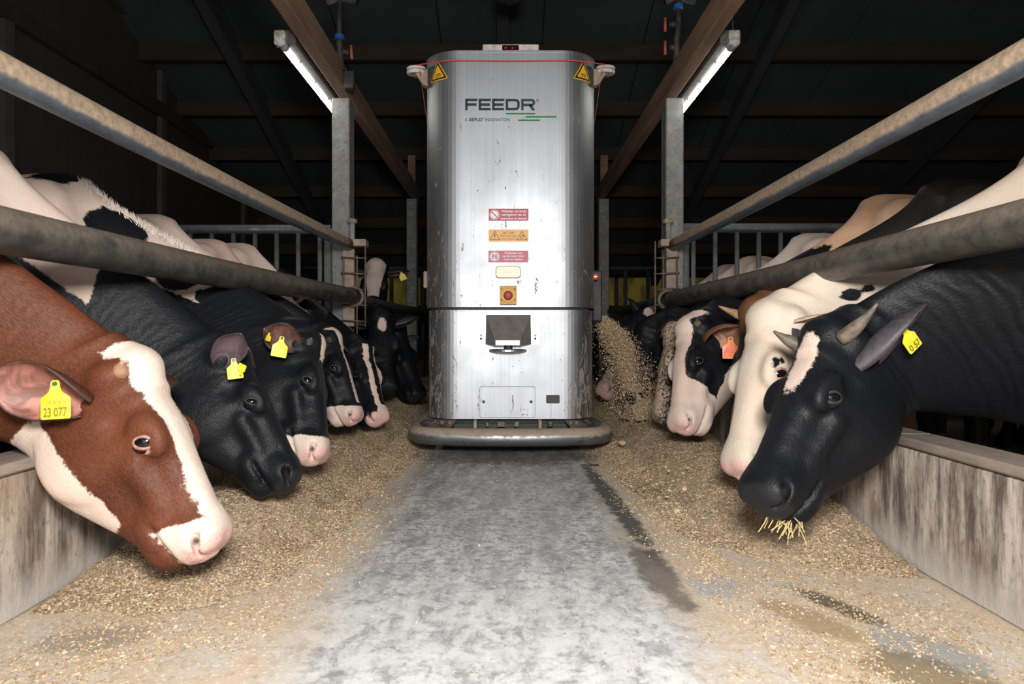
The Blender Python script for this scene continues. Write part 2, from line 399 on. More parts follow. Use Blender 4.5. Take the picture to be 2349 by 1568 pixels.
# ------------------------------------------------------------------ pen gates
def gate(name, label, x0, x1, y, ztop, zbot, nb, r, mat, rb=.018, off=0.0):
    t = thing(name, label, 'gate', ((x0+x1)/2, y, 0))
    MB().tube([(x0, y, ztop), (x1, y, ztop)], r, 14).build('top_tube', mat, t, smooth=True)
    MB().tube([(x0, y, zbot), (x1, y, zbot)], r, 14).build('bottom_tube', mat, t, smooth=True)
    for k in range(nb):
        x = x0+off+(x1-x0-2*off)*(k+.5)/nb
        MB().tube([(x, y, zbot), (x, y, ztop)], rb, 10).build('bar', mat, t, smooth=True)
    for x in (x0+.02, x1-.02): MB().tube([(x, y, 0), (x, y, ztop)], r*.9, 12).build('end_post', mat, t, smooth=True)
gate('pen_gate', 'galvanised pen gate with vertical bars left of the left post', -3.35, -1.36, YP+.12, 1.56, .35, 12, .036, M_GATE)
gate('pen_gate', 'galvanised pen gate with vertical bars right of the right post', 1.34, 3.35, YP+.12, 1.57, .35, 12, .036, M_GATE)
gate('pen_gate', 'dark far gate before the yellow windows on the left of the robot', -4.0, -1.3, 10.6, 1.78, .4, 8, .04, M_RAILK, .03)
gate('pen_gate', 'dark far gate before the yellow windows on the right of the robot', 1.3, 5.5, 10.6, 1.78, .4, 12, .04, M_RAILK, .03)

# ------------------------------------------------------------------ fluorescent lamps
Me = Mat('tube_glow'); Me.set(base=(.9, .9, .9), emit=(1.0, 1.0, .93), estr=14.0)
M_HOUS = worn('lamp_housing_dirty', (.11, .095, .08), (.06, .05, .042), 18, .7)
M_CAPW = worn('lamp_cap_grimy', (.50, .52, .50), (.25, .17, .11), 22, .5)
for s, sd in ((-1, 'left'), (1, 'right')):
    x, z, y0, y1 = s*1.392, 2.545, 4.18, 5.55
    t = thing('fluorescent_lamp', f'lit fluorescent tube lamp hung outside the {sd} timber beam', 'lamp', (x, (y0+y1)/2, z), 'fluorescent lamps')
    MB().box(min(x-s*.02, x-s*.085), max(x-s*.02, x-s*.085), y0+.02, y1, z+.0, z+.085, .006).build('housing', M_HOUS, t)
    MB().tube([(x, y0+.08, z), (x, y1, z)], .024, 14).build('glow_tube', Me.m, t, smooth=True)
    MB().tube([(x, y0, z+.002), (x, y0+.085, z)], .029, 12).build('end_cap', M_CAPW, t)
    MB().box(x-.04, x+.03, y0-.012, y0+.05, z-.02, z+.07, .008).build('end_bracket', M_CAPW, t)
    for k in range(3):
        MB().box(x-.03, x+.03, y0+.3+k*.35, y0+.315+k*.35, z-.01, z+.07).build('tube_clip', M_HOUS, t)
    if s > 0: MB().tube([(x+.01, y0+.06, z+.06), (x+.0, y0+.06, z+.20)], .003, 6).build('hanging_cord', M_RUST, t)

# ------------------------------------------------------------------ water pipes with taps over the beams
M_PIPE = worn('black_pipe_dusty', (.02, .02, .022), (.06, .048, .04), 14, .6)
M_BLUE = simple('blue_fitting', (.02, .08, .28), .4); M_REDV = worn('red_valve_dusty', (.42, .07, .05), (.30, .12, .09), 20, .6)
for s, u, sd in ((-1, 779, 'left'), (1, 1556, 'right')):
    y = 4.9
    t = thing('water_pipe', f'black hanging water pipe with {"two red taps" if s > 0 else "blue collar and red lever"} above the {sd} beam', 'pipe', tuple(at(u, 200, y)))
    p = lambda du, v, yy=y: tuple(at(u+du, v, yy))
    MB().tube([p(0, -80), p(0, 60), p(-1 if s < 0 else -4, 95), p(2 if s < 0 else -2, 160)], [.02, .02, .024, .03], 10).build('pipe', M_PIPE, t, smooth=True)
    MB().lathe([(.02, 0), (.036, .004), (.036, .035), (.02, .04)], p(0, 92 if s < 0 else 22), n=10).build('collar', M_BLUE, t)
    for i, v in enumerate((118,) if s < 0 else (55, 108)):
        MB().tube([p(0, v), p(22 if s < 0 else -22, v+2)], .022, 10).build('valve_body', M_PIPE, t, smooth=True)
        a = p(26 if s < 0 else -30, v-14); b = p(28 if s < 0 else -30, v+18)
        MB().tube([a, b], .011, 8).build('valve_handle', M_REDV, t, smooth=True)
    MB().tube([p(-30, 4), p(0, -6), p(40, 3)], .028, 10).build('elbow', M_PIPE, t, smooth=True)
    if s < 0: MB().box(at(790, 100, y)[0], at(813, 100, y)[0], y-.03, y+.03, at(0, 205, y)[2], at(0, 165, y)[2], .006).build('wall_bracket', M_PIPE, t)
o = MB().lathe([(.05, 0), (.12, .02), (.13, .09), (.08, .14)], (at(1170, 4, 5.6)), n=18).build('ceiling_lamp', M_PIPE, smooth=False); tag(o, 'dark round lamp at the top edge above the robot', 'lamp')
MB().tube([(o.location[0], 5.6, o.location[2]+.1), (o.location[0], 5.6, rz(5.6))], .01, 8).build('lamp_cord', M_PIPE, o)
# ------------------------------------------------------------------ cattle: one body field, posed and coloured per animal
XP, ZP = 0.86, 1.40      # rest position of the poll; head-local a = x-XP, b = y, c = z-ZP
HL = 0.565               # head length poll to nose
def smin(a, b, k):
    h = np.maximum(k-np.abs(a-b), 0)/k
    return np.minimum(a, b)-h*h*k*.25
def smax(a, b, k): return -smin(-a, -b, k)
def ell(x, y, z, c, r):
    px, py, pz = (x-c[0])/r[0], (y-c[1])/r[1], (z-c[2])/r[2]
    k0 = np.sqrt(px*px+py*py+pz*pz); k1 = np.sqrt((px/r[0])**2+(py/r[1])**2+(pz/r[2])**2)+1e-9
    return k0*(k0-1)/k1
def caps(x, y, z, a, b, r0, r1):
    ab = [b[i]-a[i] for i in range(3)]; L = sum(q*q for q in ab)
    t = np.clip(((x-a[0])*ab[0]+(y-a[1])*ab[1]+(z-a[2])*ab[2])/L, 0, 1)
    return np.sqrt((x-a[0]-t*ab[0])**2+(y-a[1]-t*ab[1])**2+(z-a[2]-t*ab[2])**2)-(r0+(r1-r0)*t)
HEAD = np.array([  # a, top, bottom, half width at top, half width at bottom
 (-.10,-.020,-.255,.068,.070), (-.04,-.002,-.282,.084,.070), (.00,.010,-.298,.094,.072), (.06,.013,-.314,.102,.078),
 (.12,.013,-.325,.108,.082), (.18,.010,-.325,.112,.082), (.24,.003,-.308,.103,.077), (.30,-.006,-.282,.085,.069),
 (.36,-.014,-.255,.072,.062), (.42,-.022,-.231,.069,.058), (.47,-.031,-.214,.073,.060), (.505,-.041,-.200,.076,.058),
 (.535,-.053,-.182,.070,.050), (.555,-.068,-.160,.057,.038), (.568,-.095,-.125,.012,.010)])
NECK = np.array([(-.22,1.40,.74,.115,.14), (-.05,1.43,.70,.105,.15), (.10,1.415,.72,.096,.135), (.25,1.395,.74,.090,.116), (.40,1.38,.775,.088,.102),
                 (.55,1.378,.84,.088,.094), (.70,1.388,.935,.090,.088), (.80,1.394,1.03,.086,.082), (.92,1.39,1.13,.060,.058)])
def tube(x, y, z, T, x0, dz, n):
    a = x-x0
    top = np.interp(a, T[:,0], T[:,1])+dz; bot = np.interp(a, T[:,0], T[:,2])+dz
    s = np.clip((z-bot)/(top-bot), 0, 1); s = s*s*(3-2*s)
    hw = np.interp(a, T[:,0], T[:,4])*(1-s)+np.interp(a, T[:,0], T[:,3])*s
    hh = (top-bot)/2; cm = (top+bot)/2
    f = (np.power(np.power(np.abs(y)/hw, n)+np.power(np.abs(z-cm)/hh, n), 1/n)-1)*np.minimum(hw, hh)
    return np.maximum(f, np.maximum(T[0,0]-a, a-T[-1,0]))
EYE = np.array([.216, .0885, -.050])
def sdf(x, y, z, lo=-9, hi=9):
    y = np.abs(y)
    f = tube(x, y, z, NECK, 0.0, 0.0, 2.2)
    if lo < .45:
        f = smin(f, ell(x, y, z, (-.22, 0, 1.02), (.42, .28, .39)), .12)
        f = smin(f, ell(x, y, z, (-.85, 0, 1.01), (.80, .33, .40)), .12)
        f = smin(f, ell(x, y, z, (-1.45, 0, 1.12), (.34, .27, .30)), .10)
        f = smin(f, caps(x, y, z, (-1.55, 0, 1.34), (-.08, 0, 1.36), .07, .065), .08)
        f = smin(f, ell(x, y, z, (-.10, .16, 1.14), (.17, .08, .27)), .09)
        f = smin(f, ell(x, y, z, (.03, .13, .95), (.13, .09, .13)), .10)
        f = smin(f, ell(x, y, z, (-1.32, .22, 1.33), (.10, .06, .07)), .08)
        f = smin(f, caps(x, y, z, (-.14, .17, .95), (-.10, .17, .52), .11, .060), .08)
        f = smin(f, caps(x, y, z, (-.10, .17, .52), (-.11, .17, .12), .050, .038), .03)
        f = smin(f, caps(x, y, z, (-.11, .17, .10), (-.08, .17, .035), .046, .060), .03)
        f = smin(f, caps(x, y, z, (-1.50, .20, 1.02), (-1.34, .21, .78), .17, .11), .10)
        f = smin(f, caps(x, y, z, (-1.34, .21, .78), (-1.62, .19, .52), .10, .048), .06)
        f = smin(f, caps(x, y, z, (-1.62, .19, .52), (-1.58, .19, .12), .046, .040), .03)
        f = smin(f, caps(x, y, z, (-1.58, .19, .10), (-1.54, .19, .035), .046, .060), .03)
        f = smin(f, caps(x, y, z, (-1.76, 0, 1.30), (-1.83, 0, .62), .030, .022), .04)
        f = smin(f, ell(x, y, z, (.06, 0, .80), (.16, .11, .14)), .12)
        f = np.maximum(f, .002-z)
    if hi > .5:
        a = x-XP; c = z-ZP
        h = tube(x, y, z, HEAD, XP, ZP, 2.6)
        h = smin(h, ell(a, y, c, (.496, 0, -.094), (.066, .079, .062)), .035)
        h = smin(h, ell(a, y, c, (.516, .038, -.082), (.044, .042, .040)), .02)
        h = smin(h, ell(a, y, c, (.470, 0, -.192), (.066, .052, .030)), .02)
        h = smin(h, ell(a, y, c, (.205, .092, -.036), (.062, .026, .036)), .035)     # brow and orbit
        h = smin(h, ell(a, y, c, (.135, .062, -.205), (.105, .032, .095)), .045)     # cheek muscle
        h = smin(h, ell(a, y, c, (-.012, 0, .006), (.042, .070, .034)), .04)         # poll
        h = smin(h, ell(a, y, c, (-.005, .085, -.050), (.040, .030, .040)), .03)
        h = smin(h, caps(a, y, c, (.250, .082, -.105), (.375, .060, -.118), .017, .013), .035)
        h = smin(h, ell(a, y, c, (.42, .054, -.150), (.055, .018, .040)), .03)
        # hollow above the eye, eye socket, hollow below it, jaw groove, mouth line, nostril
        h = h+.011*np.exp(-(((a-.125)/.040)**2+((y-.10)/.05)**2+((c+.085)/.030)**2))
        h = h+.010*np.exp(-(((a-EYE[0])/.026)**2+((y-.112)/.04)**2+((c-EYE[2])/.024)**2))
        h = h+.007*np.exp(-(((a-.275)/.045)**2+((y-.09)/.05)**2+((c+.070)/.022)**2))
        h = h+.008*np.exp(-(((a-.30)/.07)**2+((y-.07)/.05)**2+((c+.165)/.026)**2))
        h = h+.006*np.exp(-(((a-.46)/.05)**2+((y-.075)/.03)**2+((c+.060)/.014)**2))
        cm = -.158+.14*np.maximum(.47-a, 0)**1.4
        h = h+.014*np.exp(-((c-cm)/.0085)**2)*np.clip((a-.395)/.03, 0, 1)
        nl = np.sqrt(((a-.532)/.036)**2+((y-.058+.55*(a-.532))/.016)**2+((c+.090+.45*(a-.532))/.0135)**2)
        h = smax(h, -(nl-1)*.015, .012)
        h = h+.004*np.exp(-(((a-.505)/.03)**2+((y-.074)/.02)**2+((c+.085)/.010)**2))
        f = smin(f, h, .055)
    return f

def surface(step):
    """naive surface nets over a grid that is fine at the head"""
    def axis(segs):
        out = []
        for a, b, d in segs: out.append(np.arange(a, b, d))
        return np.concatenate(out)
    s = step
    xs = axis([(-1.95, -.2, s*4.5), (-.2, .55, s*2.6), (.55, .80, s*1.5), (.80, XP+.60, s)])
    yp = axis([(0, .13, s), (.13, .40, s*2.6)]); ys = np.concatenate([-yp[::-1]-s*.5, yp+s*.5])
    zs = axis([(-.03, .70, s*3.5), (.70, 1.10, s*2.4), (1.10, 1.45, s), (1.45, 1.56, s*2)])
    Fg = np.empty((len(xs), len(ys), len(zs)), dtype=np.float32)
    for i0 in range(0, len(xs), 12):
        X, Y, Z = np.meshgrid(xs[i0:i0+12], ys, zs, indexing='ij')
        Fg[i0:i0+12] = sdf(X, Y, Z, X.min(), X.max())
    S = Fg < 0; n = Fg.shape; cn = (n[0]-1, n[1]-1, n[2]-1)
    acc = np.zeros(cn+(3,)); cnt = np.zeros(cn)
    G = [xs, ys, zs]
    quads = []; idx = None; edges = []
    for ax in range(3):
        lo = [slice(None)]*3; hi = [slice(None)]*3; lo[ax] = slice(0, -1); hi[ax] = slice(1, None)
        A, B = Fg[tuple(lo)], Fg[tuple(hi)]
        C = (A < 0) != (B < 0)
        I = np.argwhere(C); t = A[C]/(A[C]-B[C])
        P = np.stack([G[k][I[:,k]] for k in range(3)], 1)
        P[:,ax] += t*(G[ax][I[:,ax]+1]-G[ax][I[:,ax]])
        o1, o2 = [k for k in range(3) if k != ax]
        for d1 in (0, -1):
            for d2 in (0, -1):
                J = I.copy(); J[:,o1] += d1; J[:,o2] += d2
                ok = (J[:,o1] >= 0) & (J[:,o2] >= 0) & (J[:,o1] < cn[o1]) & (J[:,o2] < cn[o2])
                np.add.at(acc, tuple(J[ok].T), P[ok]); np.add.at(cnt, tuple(J[ok].T), 1)
        edges.append((ax, o1, o2, I, A[C] < 0))
    act = cnt > 0; idx = -np.ones(cn, dtype=np.int64); idx[act] = np.arange(act.sum())
    V = acc[act]/cnt[act][:,None]
    for ax, o1, o2, I, neg in edges:
        Q = []
        for d1, d2 in ((-1, -1), (0, -1), (0, 0), (-1, 0)):
            J = I.copy(); J[:,o1] += d1; J[:,o2] += d2; Q.append(idx[tuple(J.T)])
        Q = np.stack(Q, 1); flip = neg if ax != 1 else ~neg
        Q[~flip] = Q[~flip][:, ::-1]; quads.append(Q)
    Q = np.concatenate(quads)
    def grad(V, e=.003):
        g = np.empty_like(V)
        for k in range(3):
            D = np.zeros(3); D[k] = e
            a, b = V+D, V-D
            g[:,k] = (sdf(a[:,0], a[:,1], a[:,2])-sdf(b[:,0], b[:,1], b[:,2]))/(2*e)
        return g
    for it in range(2):
        f = sdf(V[:,0], V[:,1], V[:,2]); g = grad(V); g2 = np.maximum((g*g).sum(1), .15)
        st = -(f/g2)[:,None]*g; L = np.linalg.norm(st, axis=1)[:,None]
        V = V+st*np.minimum(1, .012/np.maximum(L, 1e-9))
    for it in range(2):      # light smoothing
        A = np.zeros_like(V); W = np.zeros(len(V))
        for k in range(4):
            np.add.at(A, Q[:,k], V[Q[:,(k+1) % 4]]+V[Q[:,k-1]]); np.add.at(W, Q[:,k], 2)
        V = V+.45*(A/W[:,None]-V)
    return V, Q

def rotm(ax_to, e3_hint):
    e1 = np.array(ax_to)/np.linalg.norm(ax_to)
    e3 = np.array(e3_hint, float); e3 = e3-e1*e3.dot(e1); e3 /= np.linalg.norm(e3)
    return np.stack([e1, np.cross(e3, e1), e3], 1)
def quat(R): return Matrix(R.tolist()).to_quaternion()

REST_AX = np.array([HL, 0, -.095]); REST_R = rotm(REST_AX, (0, 0, 1))
class Pose:
    def __init__(s, poll, muz, facing, withers, yaw, hs=None, drop=.75, headmix=.55, deep=1.12, wide=1.06):
        s.poll = np.array(poll); d = np.array(muz)-s.poll
        s.hs = hs or np.clip(np.linalg.norm(d)/np.linalg.norm(REST_AX), .86, 1.12)
        s.R = rotm(d, facing) @ REST_R.T; s.k = np.array([1, wide, deep])
        s.pr = np.array([XP, 0, ZP])
        s.W = np.array([withers[0], withers[1], 0.0]); s.bs = withers[2]/1.425
        c, n = math.cos(yaw), math.sin(yaw)
        s.Rb = np.array([[c, -n, 0], [n, c, 0], [0, 0, 1.0]])
        s.x0, s.x1 = .02, .80
        s.B = np.array([s.x0, 0, 1.10]); s.H = np.array([s.x1, 0, 1.27])
        s.fwd = s.Rb @ np.array([math.cos(drop), 0, -math.sin(drop)]); s.headmix = headmix
    def head(s, P): return s.poll+s.hs*(((np.asarray(P)-s.pr)*s.k) @ s.R.T)
    def hl(s, a, b, c): return s.head(np.array([XP+a, b, ZP+c]))
    def hdir(s, a, b, c): return s.R @ np.array([a, b, c])
    def body(s, P): return s.W+s.bs*(np.asarray(P) @ s.Rb.T)
    def apply(s, V):
        out = np.empty_like(V); t = (V[:,0]-s.x0)/(s.x1-s.x0)
        mb = t <= 0; mh = t >= 1; mn = ~(mb | mh)
        out[mb] = s.body(V[mb]); out[mh] = s.head(V[mh])
        p0, p1 = s.body(s.B), s.head(s.H); ch = np.linalg.norm(p1-p0)
        hd = s.R @ (s.H-s.B)/np.linalg.norm(s.H-s.B); m1 = s.headmix*hd+(1-s.headmix)*(p1-p0)/ch; m1 /= np.linalg.norm(m1)
        T = t[mn]; t2 = T*T; t3 = t2*T
        C = ((2*t3-3*t2+1)[:,None]*p0+(t3-2*t2+T)[:,None]*s.fwd*ch+(-2*t3+3*t2)[:,None]*p1+(t3-t2)[:,None]*m1*ch)
        q0, q1 = quat(s.Rb), quat(s.R)
        if q0.dot(q1) < 0: q1 = -q1
        K = 64; RT = np.array([np.array(q0.slerp(q1, k/K).to_matrix()) for k in range(K+1)])
        w = T*T*(3-2*T)*.6+T*.4; wi = w*K; i0 = np.clip(wi.astype(int), 0, K-1); fr = (wi-i0)[:,None,None]
        RR = RT[i0]*(1-fr)+RT[i0+1]*fr
        S = s.B+(s.H-s.B)*T[:,None]; o = V[mn]-S
        sc = s.bs+(s.hs*s.k-s.bs)*w[:,None]
        out[mn] = C+np.einsum('nij,nj->ni', RR, o*sc)
        return out

# hide colour fields in the rest frame: negative = white hair
def E(c, r): return lambda a, b, c_, c0=c, r0=r: (np.sqrt(((a-c0[0])/r0[0])**2+((b-c0[1])/r0[1])**2+((c_-c0[2])/r0[2])**2)-1)*min(r0)
def field(V, white, black=()):
    a, b, c = V[:,0]-XP, V[:,1], V[:,2]-ZP
    f = np.full(len(V), .3)
    for w in white: f = np.minimum(f, w(a, b, c))
    for k in black: f = np.maximum(f, -k(a, b, c))
    return f

def coat(name, dark, dark2, white, white2, rough=.44, dust=(.36, .27, .19), edge=.03, spec=.15, warm=(.58, .31, .16)):
    M = Mat(name); r = M.attr('rest', 1)
    pat = M.attr('pat'); nz = M.noise(r, 34, 4, .6); hair = M.noise(M.scale(r, (90, 260, 260)), 1.0, 2); big = M.noise(r, 5, 3)
    fine = M.noise(r, 190, 2)
    e = M.math('ADD', pat, M.math('MULTIPLY', M.math('SUBTRACT', nz, .5), edge)); e = M.math('ADD', e, M.math('MULTIPLY', M.math('SUBTRACT', fine, .5), .012))
    k = M.map(e, -.003, .003)
    cd = M.mix(M.map(big, .3, .7), dark, dark2); cd = M.mix(M.map(hair, .35, .7, 0, .35), cd, tuple(min(1, x*1.9+.004) for x in dark))
    cw = M.mix(M.map(big, .35, .65), white, white2); cw = M.mix(M.map(hair, .3, .75, 0, .18), cw, tuple(x*.72 for x in white2))
    cw = M.mix(M.map(M.math('ADD', M.attr('warm'), M.math('MULTIPLY', M.math('SUBTRACT', big, .5), 1.2)), .3, .9), cw, warm)
    c = M.mix(k, cw, cd)
    c = M.mix(M.map(M.math('ADD', M.attr('pink'), M.math('MULTIPLY', M.math('SUBTRACT', nz, .5), .5)), .35, .65, 0, 1), c, M.mix(M.map(fine, .45, .7), (.66, .43, .38), (.58, .32, .29)))
    c = M.mix(M.map(M.math('ADD', M.attr('skin'), M.math('MULTIPLY', M.math('SUBTRACT', nz, .5), .3)), .4, .6), c, (.018, .018, .02))
    c = M.mix(M.map(M.attr('nost'), .35, .8), c, (.030, .012, .012))
    du = M.math('ADD', M.attr('dust'), M.math('MULTIPLY', M.math('SUBTRACT', M.noise(r, 70, 5, .7), .55), 1.3))
    c = M.mix(M.map(du, .35, .55), c, dust)
    wr = M.n('TexWave', {'Vector': M.scale(r, (1, 1.0, .55)), 'Scale': 9.0, 'Distortion': 7.0, 'Detail': 2.0, 'Detail Scale': 1.2})
    h = M.math('ADD', M.math('MULTIPLY', hair, .40), M.math('MULTIPLY', wr, M.math('MULTIPLY', M.attr('fold'), .35)))
    h = M.math('ADD', h, M.math('MULTIPLY', M.noise(r, 16, 3), .9))
    M.set(base=c, rough=M.map(k, 0, 1, .62, rough), spec=spec, normal=M.bump(h, .42, .010)); return M.m

HI = surface(.0064)
LO = surface(.0125)

def gauss(V, c, r): return np.exp(-(((V[:,0]-XP-c[0])/r[0])**2+((np.abs(V[:,1])-c[1])/r[1])**2+((V[:,2]-ZP-c[2])/r[2])**2))

M_EYE = simple('eyeball_dark', (.006, .005, .007), .10, spec=.45)
M_LIDK = worn('eyelid_dark', (.022, .020, .022), (.055, .040, .040), 60, .5, spec=.2)
M_LIDP = worn('eyelid_pink', (.44, .25, .20), (.30, .13, .10), 60, .7, spec=.15)
M_CANT = simple('eye_corner_pink', (.45, .20, .22), .25)
M_HORN = worn('horn_grey_tan', (.16, .125, .09), (.07, .055, .045), 30, .5, stretch=(1, 1, 1))
M_HORNT = worn('horn_tan', (.42, .26, .14), (.25, .14, .07), 30, .5)
M_TAG = worn('ear_tag_yellow', (.83, .63, .02), (.90, .72, .08), 30, .4, bump=.05)
M_TAGR = worn('ear_tag_red_orange', (.85, .17, .14), (.88, .30, .06), 26, .4, bump=.05, lo=.42, hi=.58)
M_TAGO = worn('ear_tag_yellow_orange', (.80, .50, .03), (.85, .24, .06), 26, .4, bump=.05)
M_TAGP = simple('ear_tag_print', (.16, .14, .02), .6)
M_TAGG = simple('ear_tag_stud_green', (.02, .12, .07), .5)

def ear_mat(name, outer, inner, outer2=None):
    M = Mat(name); i = M.attr('inner'); p = M.pos(); nz = M.noise(p, 60, 4); st = M.noise(p, 25, 3)
    co = M.mix(M.map(nz, .3, .7), outer, outer2 or tuple(x*.6 for x in outer)); ci = M.mix(M.map(M.noise(p, 15, 4, .55, .6), .44, .58, 0, .85), inner, tuple(x*.30+y*.4 for x, y in zip(inner, outer)))
    M.set(base=M.mix(M.map(i, .3, .7), co, ci), rough=.55, normal=M.bump(nz, .4, .003)); return M.m

def ear_geom(P, side, d, n, L=.20, W=.058, base=(.010, .092, -.055), bend=0.0):
    """leaf-shaped cupped ear; d and n are head-local direction and opening normal (b positive = outward)"""
    sg = np.array([1, side, 1]); d = np.array(d, float)*sg; n = np.array(n, float)*sg
    d /= np.linalg.norm(d); n -= d*n.dot(d); n /= np.linalg.norm(n); s = np.cross(d, n); b0 = np.array(base)*sg
    nu, nv = 16, 13; V = []; IN = []
    us = np.linspace(0, 1, nu)
    for shell in (0, 1):
        for u in us:
            w = W*(.36+.64*math.sin(min(1, u*1.55)*PI/2)) if u < .62 else W*math.cos((u-.62)/.38*PI/2)**.75
            w = max(w, .003); ph = math.radians(128-72*min(1, u*1.25))
            th = .0055*(1-shell*2)*(.4+.6*(1-u))
            for v in np.linspace(-1, 1, nv):
                a = v*ph; r = w/max(math.sin(min(ph, PI/2)), .4)
                rr = r+th/2
                q = b0+d*(L*u)+s*(rr*math.sin(a))+n*(r-rr*math.cos(a)-.02*math.sin(u*PI)+bend*u*u)
                V.append(P.head(q+np.array([XP, 0, ZP]))); IN.append(float(shell)*(1 if abs(v) < .93 else .3)*(1 if u > .06 else 0))
    Fc = []; m = nu*nv
    for sh in (0, 1):
        for i in range(nu-1):
            for j in range(nv-1):
                q = (sh*m+i*nv+j, sh*m+i*nv+j+1, sh*m+(i+1)*nv+j+1, sh*m+(i+1)*nv+j); Fc.append(q if sh == 0 else q[::-1])
    for i in range(nu-1):
        Fc.append((i*nv, (i+1)*nv, m+(i+1)*nv, m+i*nv)); Fc.append((i*nv+nv-1, m+i*nv+nv-1, m+(i+1)*nv+nv-1, (i+1)*nv+nv-1))
    for j in range(nv-1): Fc.append(((nu-1)*nv+j, (nu-1)*nv+j+1, m+(nu-1)*nv+j+1, m+(nu-1)*nv+j))
    return V, Fc, IN

def ear_pt(P, side, d, n, L=.20, W=.058, base=(.010, .092, -.055), bend=0.0, u=.55, w=0.0):
    sg = np.array([1, side, 1]); d = np.array(d, float)*sg; n = np.array(n, float)*sg
    d /= np.linalg.norm(d); n -= d*n.dot(d); n /= np.linalg.norm(n); s = np.cross(d, n)
    p = P.head(np.array(base)*sg+d*L*u+s*w*W+n*.004+np.array([XP, 0, ZP]))
    c = np.array([0, 0, CAMZ])-p; return p+c/np.linalg.norm(c)*.045
def text_mesh(s, bold=0.0):
    c = bpy.data.curves.new('t', 'FONT'); c.body = s; c.align_x = 'LEFT'; c.size = 1.0; c.offset = bold; c.resolution_u = 3
    o = bpy.data.objects.new('t', c); COL.objects.link(o); dg = bpy.context.evaluated_depsgraph_get()
    me = o.evaluated_get(dg).to_mesh()
    V = np.array([v.co[:] for v in me.vertices]).reshape(-1, 3); Fc = [tuple(p.vertices) for p in me.polygons]
    o.evaluated_get(dg).to_mesh_clear(); bpy.data.objects.remove(o); bpy.data.curves.remove(c)
    return V, Fc

TAG_POLY = [(-.007, .0), (.007, .0), (.011, -.006), (.011, -.016), (.016, -.030), (.0335, -.044), (.036, -.048), (.036, -.096), (.033, -.100),
            (-.033, -.100), (-.036, -.096), (-.036, -.048), (-.0335, -.044), (-.016, -.030), (-.011, -.016), (-.011, -.006)]
def ear_tag(parent, pos, nrm, up, size, mat, text=None, bars=False, stud=True, name='ear_tag'):
    nrm = np.array(nrm, float); nrm /= np.linalg.norm(nrm); up = np.array(up, float); up -= nrm*up.dot(nrm); up /= np.linalg.norm(up)
    rt = np.cross(up, nrm); pos = np.array(pos)
    fn = lambda p, d: pos+rt*p[0]*size+up*p[1]*size+nrm*(d+.004*math.cos(p[0]*40))
    m = MB(); m.prism(TAG_POLY, fn, 0, -.002)
    if stud: m.mat(2).lathe([(.001, .004), (.005, .004), (.006, .0), (.006, -.004)], fn((0, -.009), .0015), nrm, 10)
    if text:
        V, Fc = text_mesh(text, .02); V = V-V.min(0); V = V/np.array([V[:,0].max(), V[:,1].max(), 1])
        m.mat(1).add([fn((-.029+v[0]*.058, -.094+v[1]*.024), .001) for v in V], Fc)
    if bars:
        for k in range(13):
            x = -.022+k*.0042; w = (.0008, .0014, .002)[k*7 % 3]
            m.mat(1).add([fn((x, -.062), .001), fn((x+w, -.062), .001), fn((x+w, -.053), .001), fn((x, -.053), .001)], [(0, 1, 2, 3)])
    return m.build(name, [mat, M_TAGP, M_TAGG], parent)

def crest_hair(root, P, x0, x1, n, col):
    """short hair standing along the top of the neck and withers"""
    q = np.random.default_rng(17); x = x0+(x1-x0)*q.random(n); z = np.interp(x, NECK[:,0], NECK[:,1])-.012
    p = np.stack([x, q.normal(0, .016, n), z], 1); tip = p+np.stack([q.normal(-.012, .010, n), q.normal(0, .010, n), .022+.022*q.random(n)], 1)
    w = np.array([.0014, .0008, 0]); A, B, C = P.apply(p-w), P.apply(p+w), P.apply(tip)
    V = np.stack([A, B, C], 1).reshape(-1, 3); o = mesh_obj('crest_hair', V, [(3*k, 3*k+1, 3*k+2) for k in range(n)], simple('crest_hair_white', col, .7), root); o['kind'] = 'stuff'
def horn(parent, P, side, base, d, curve, L, r, mat, name='horn'):
    sg = np.array([1, side, 1]); b = np.array(base)*sg; d = np.array(d, float)*sg; d /= np.linalg.norm(d); c = np.array(curve, float)*sg
    N = 9; path = []; R = []
    for k in range(N):
        t = k/(N-1); path.append(P.head(b+d*L*(t-.12)+c*L*t*t+np.array([XP, 0, ZP]))); R.append(r*P.hs*(1-t**1.35*.86)*(1.0+.05*math.sin(t*40)))
    m = MB(); m.tube([tuple(p) for p in path], R, 12); return m.build(name, mat, parent, smooth=True)

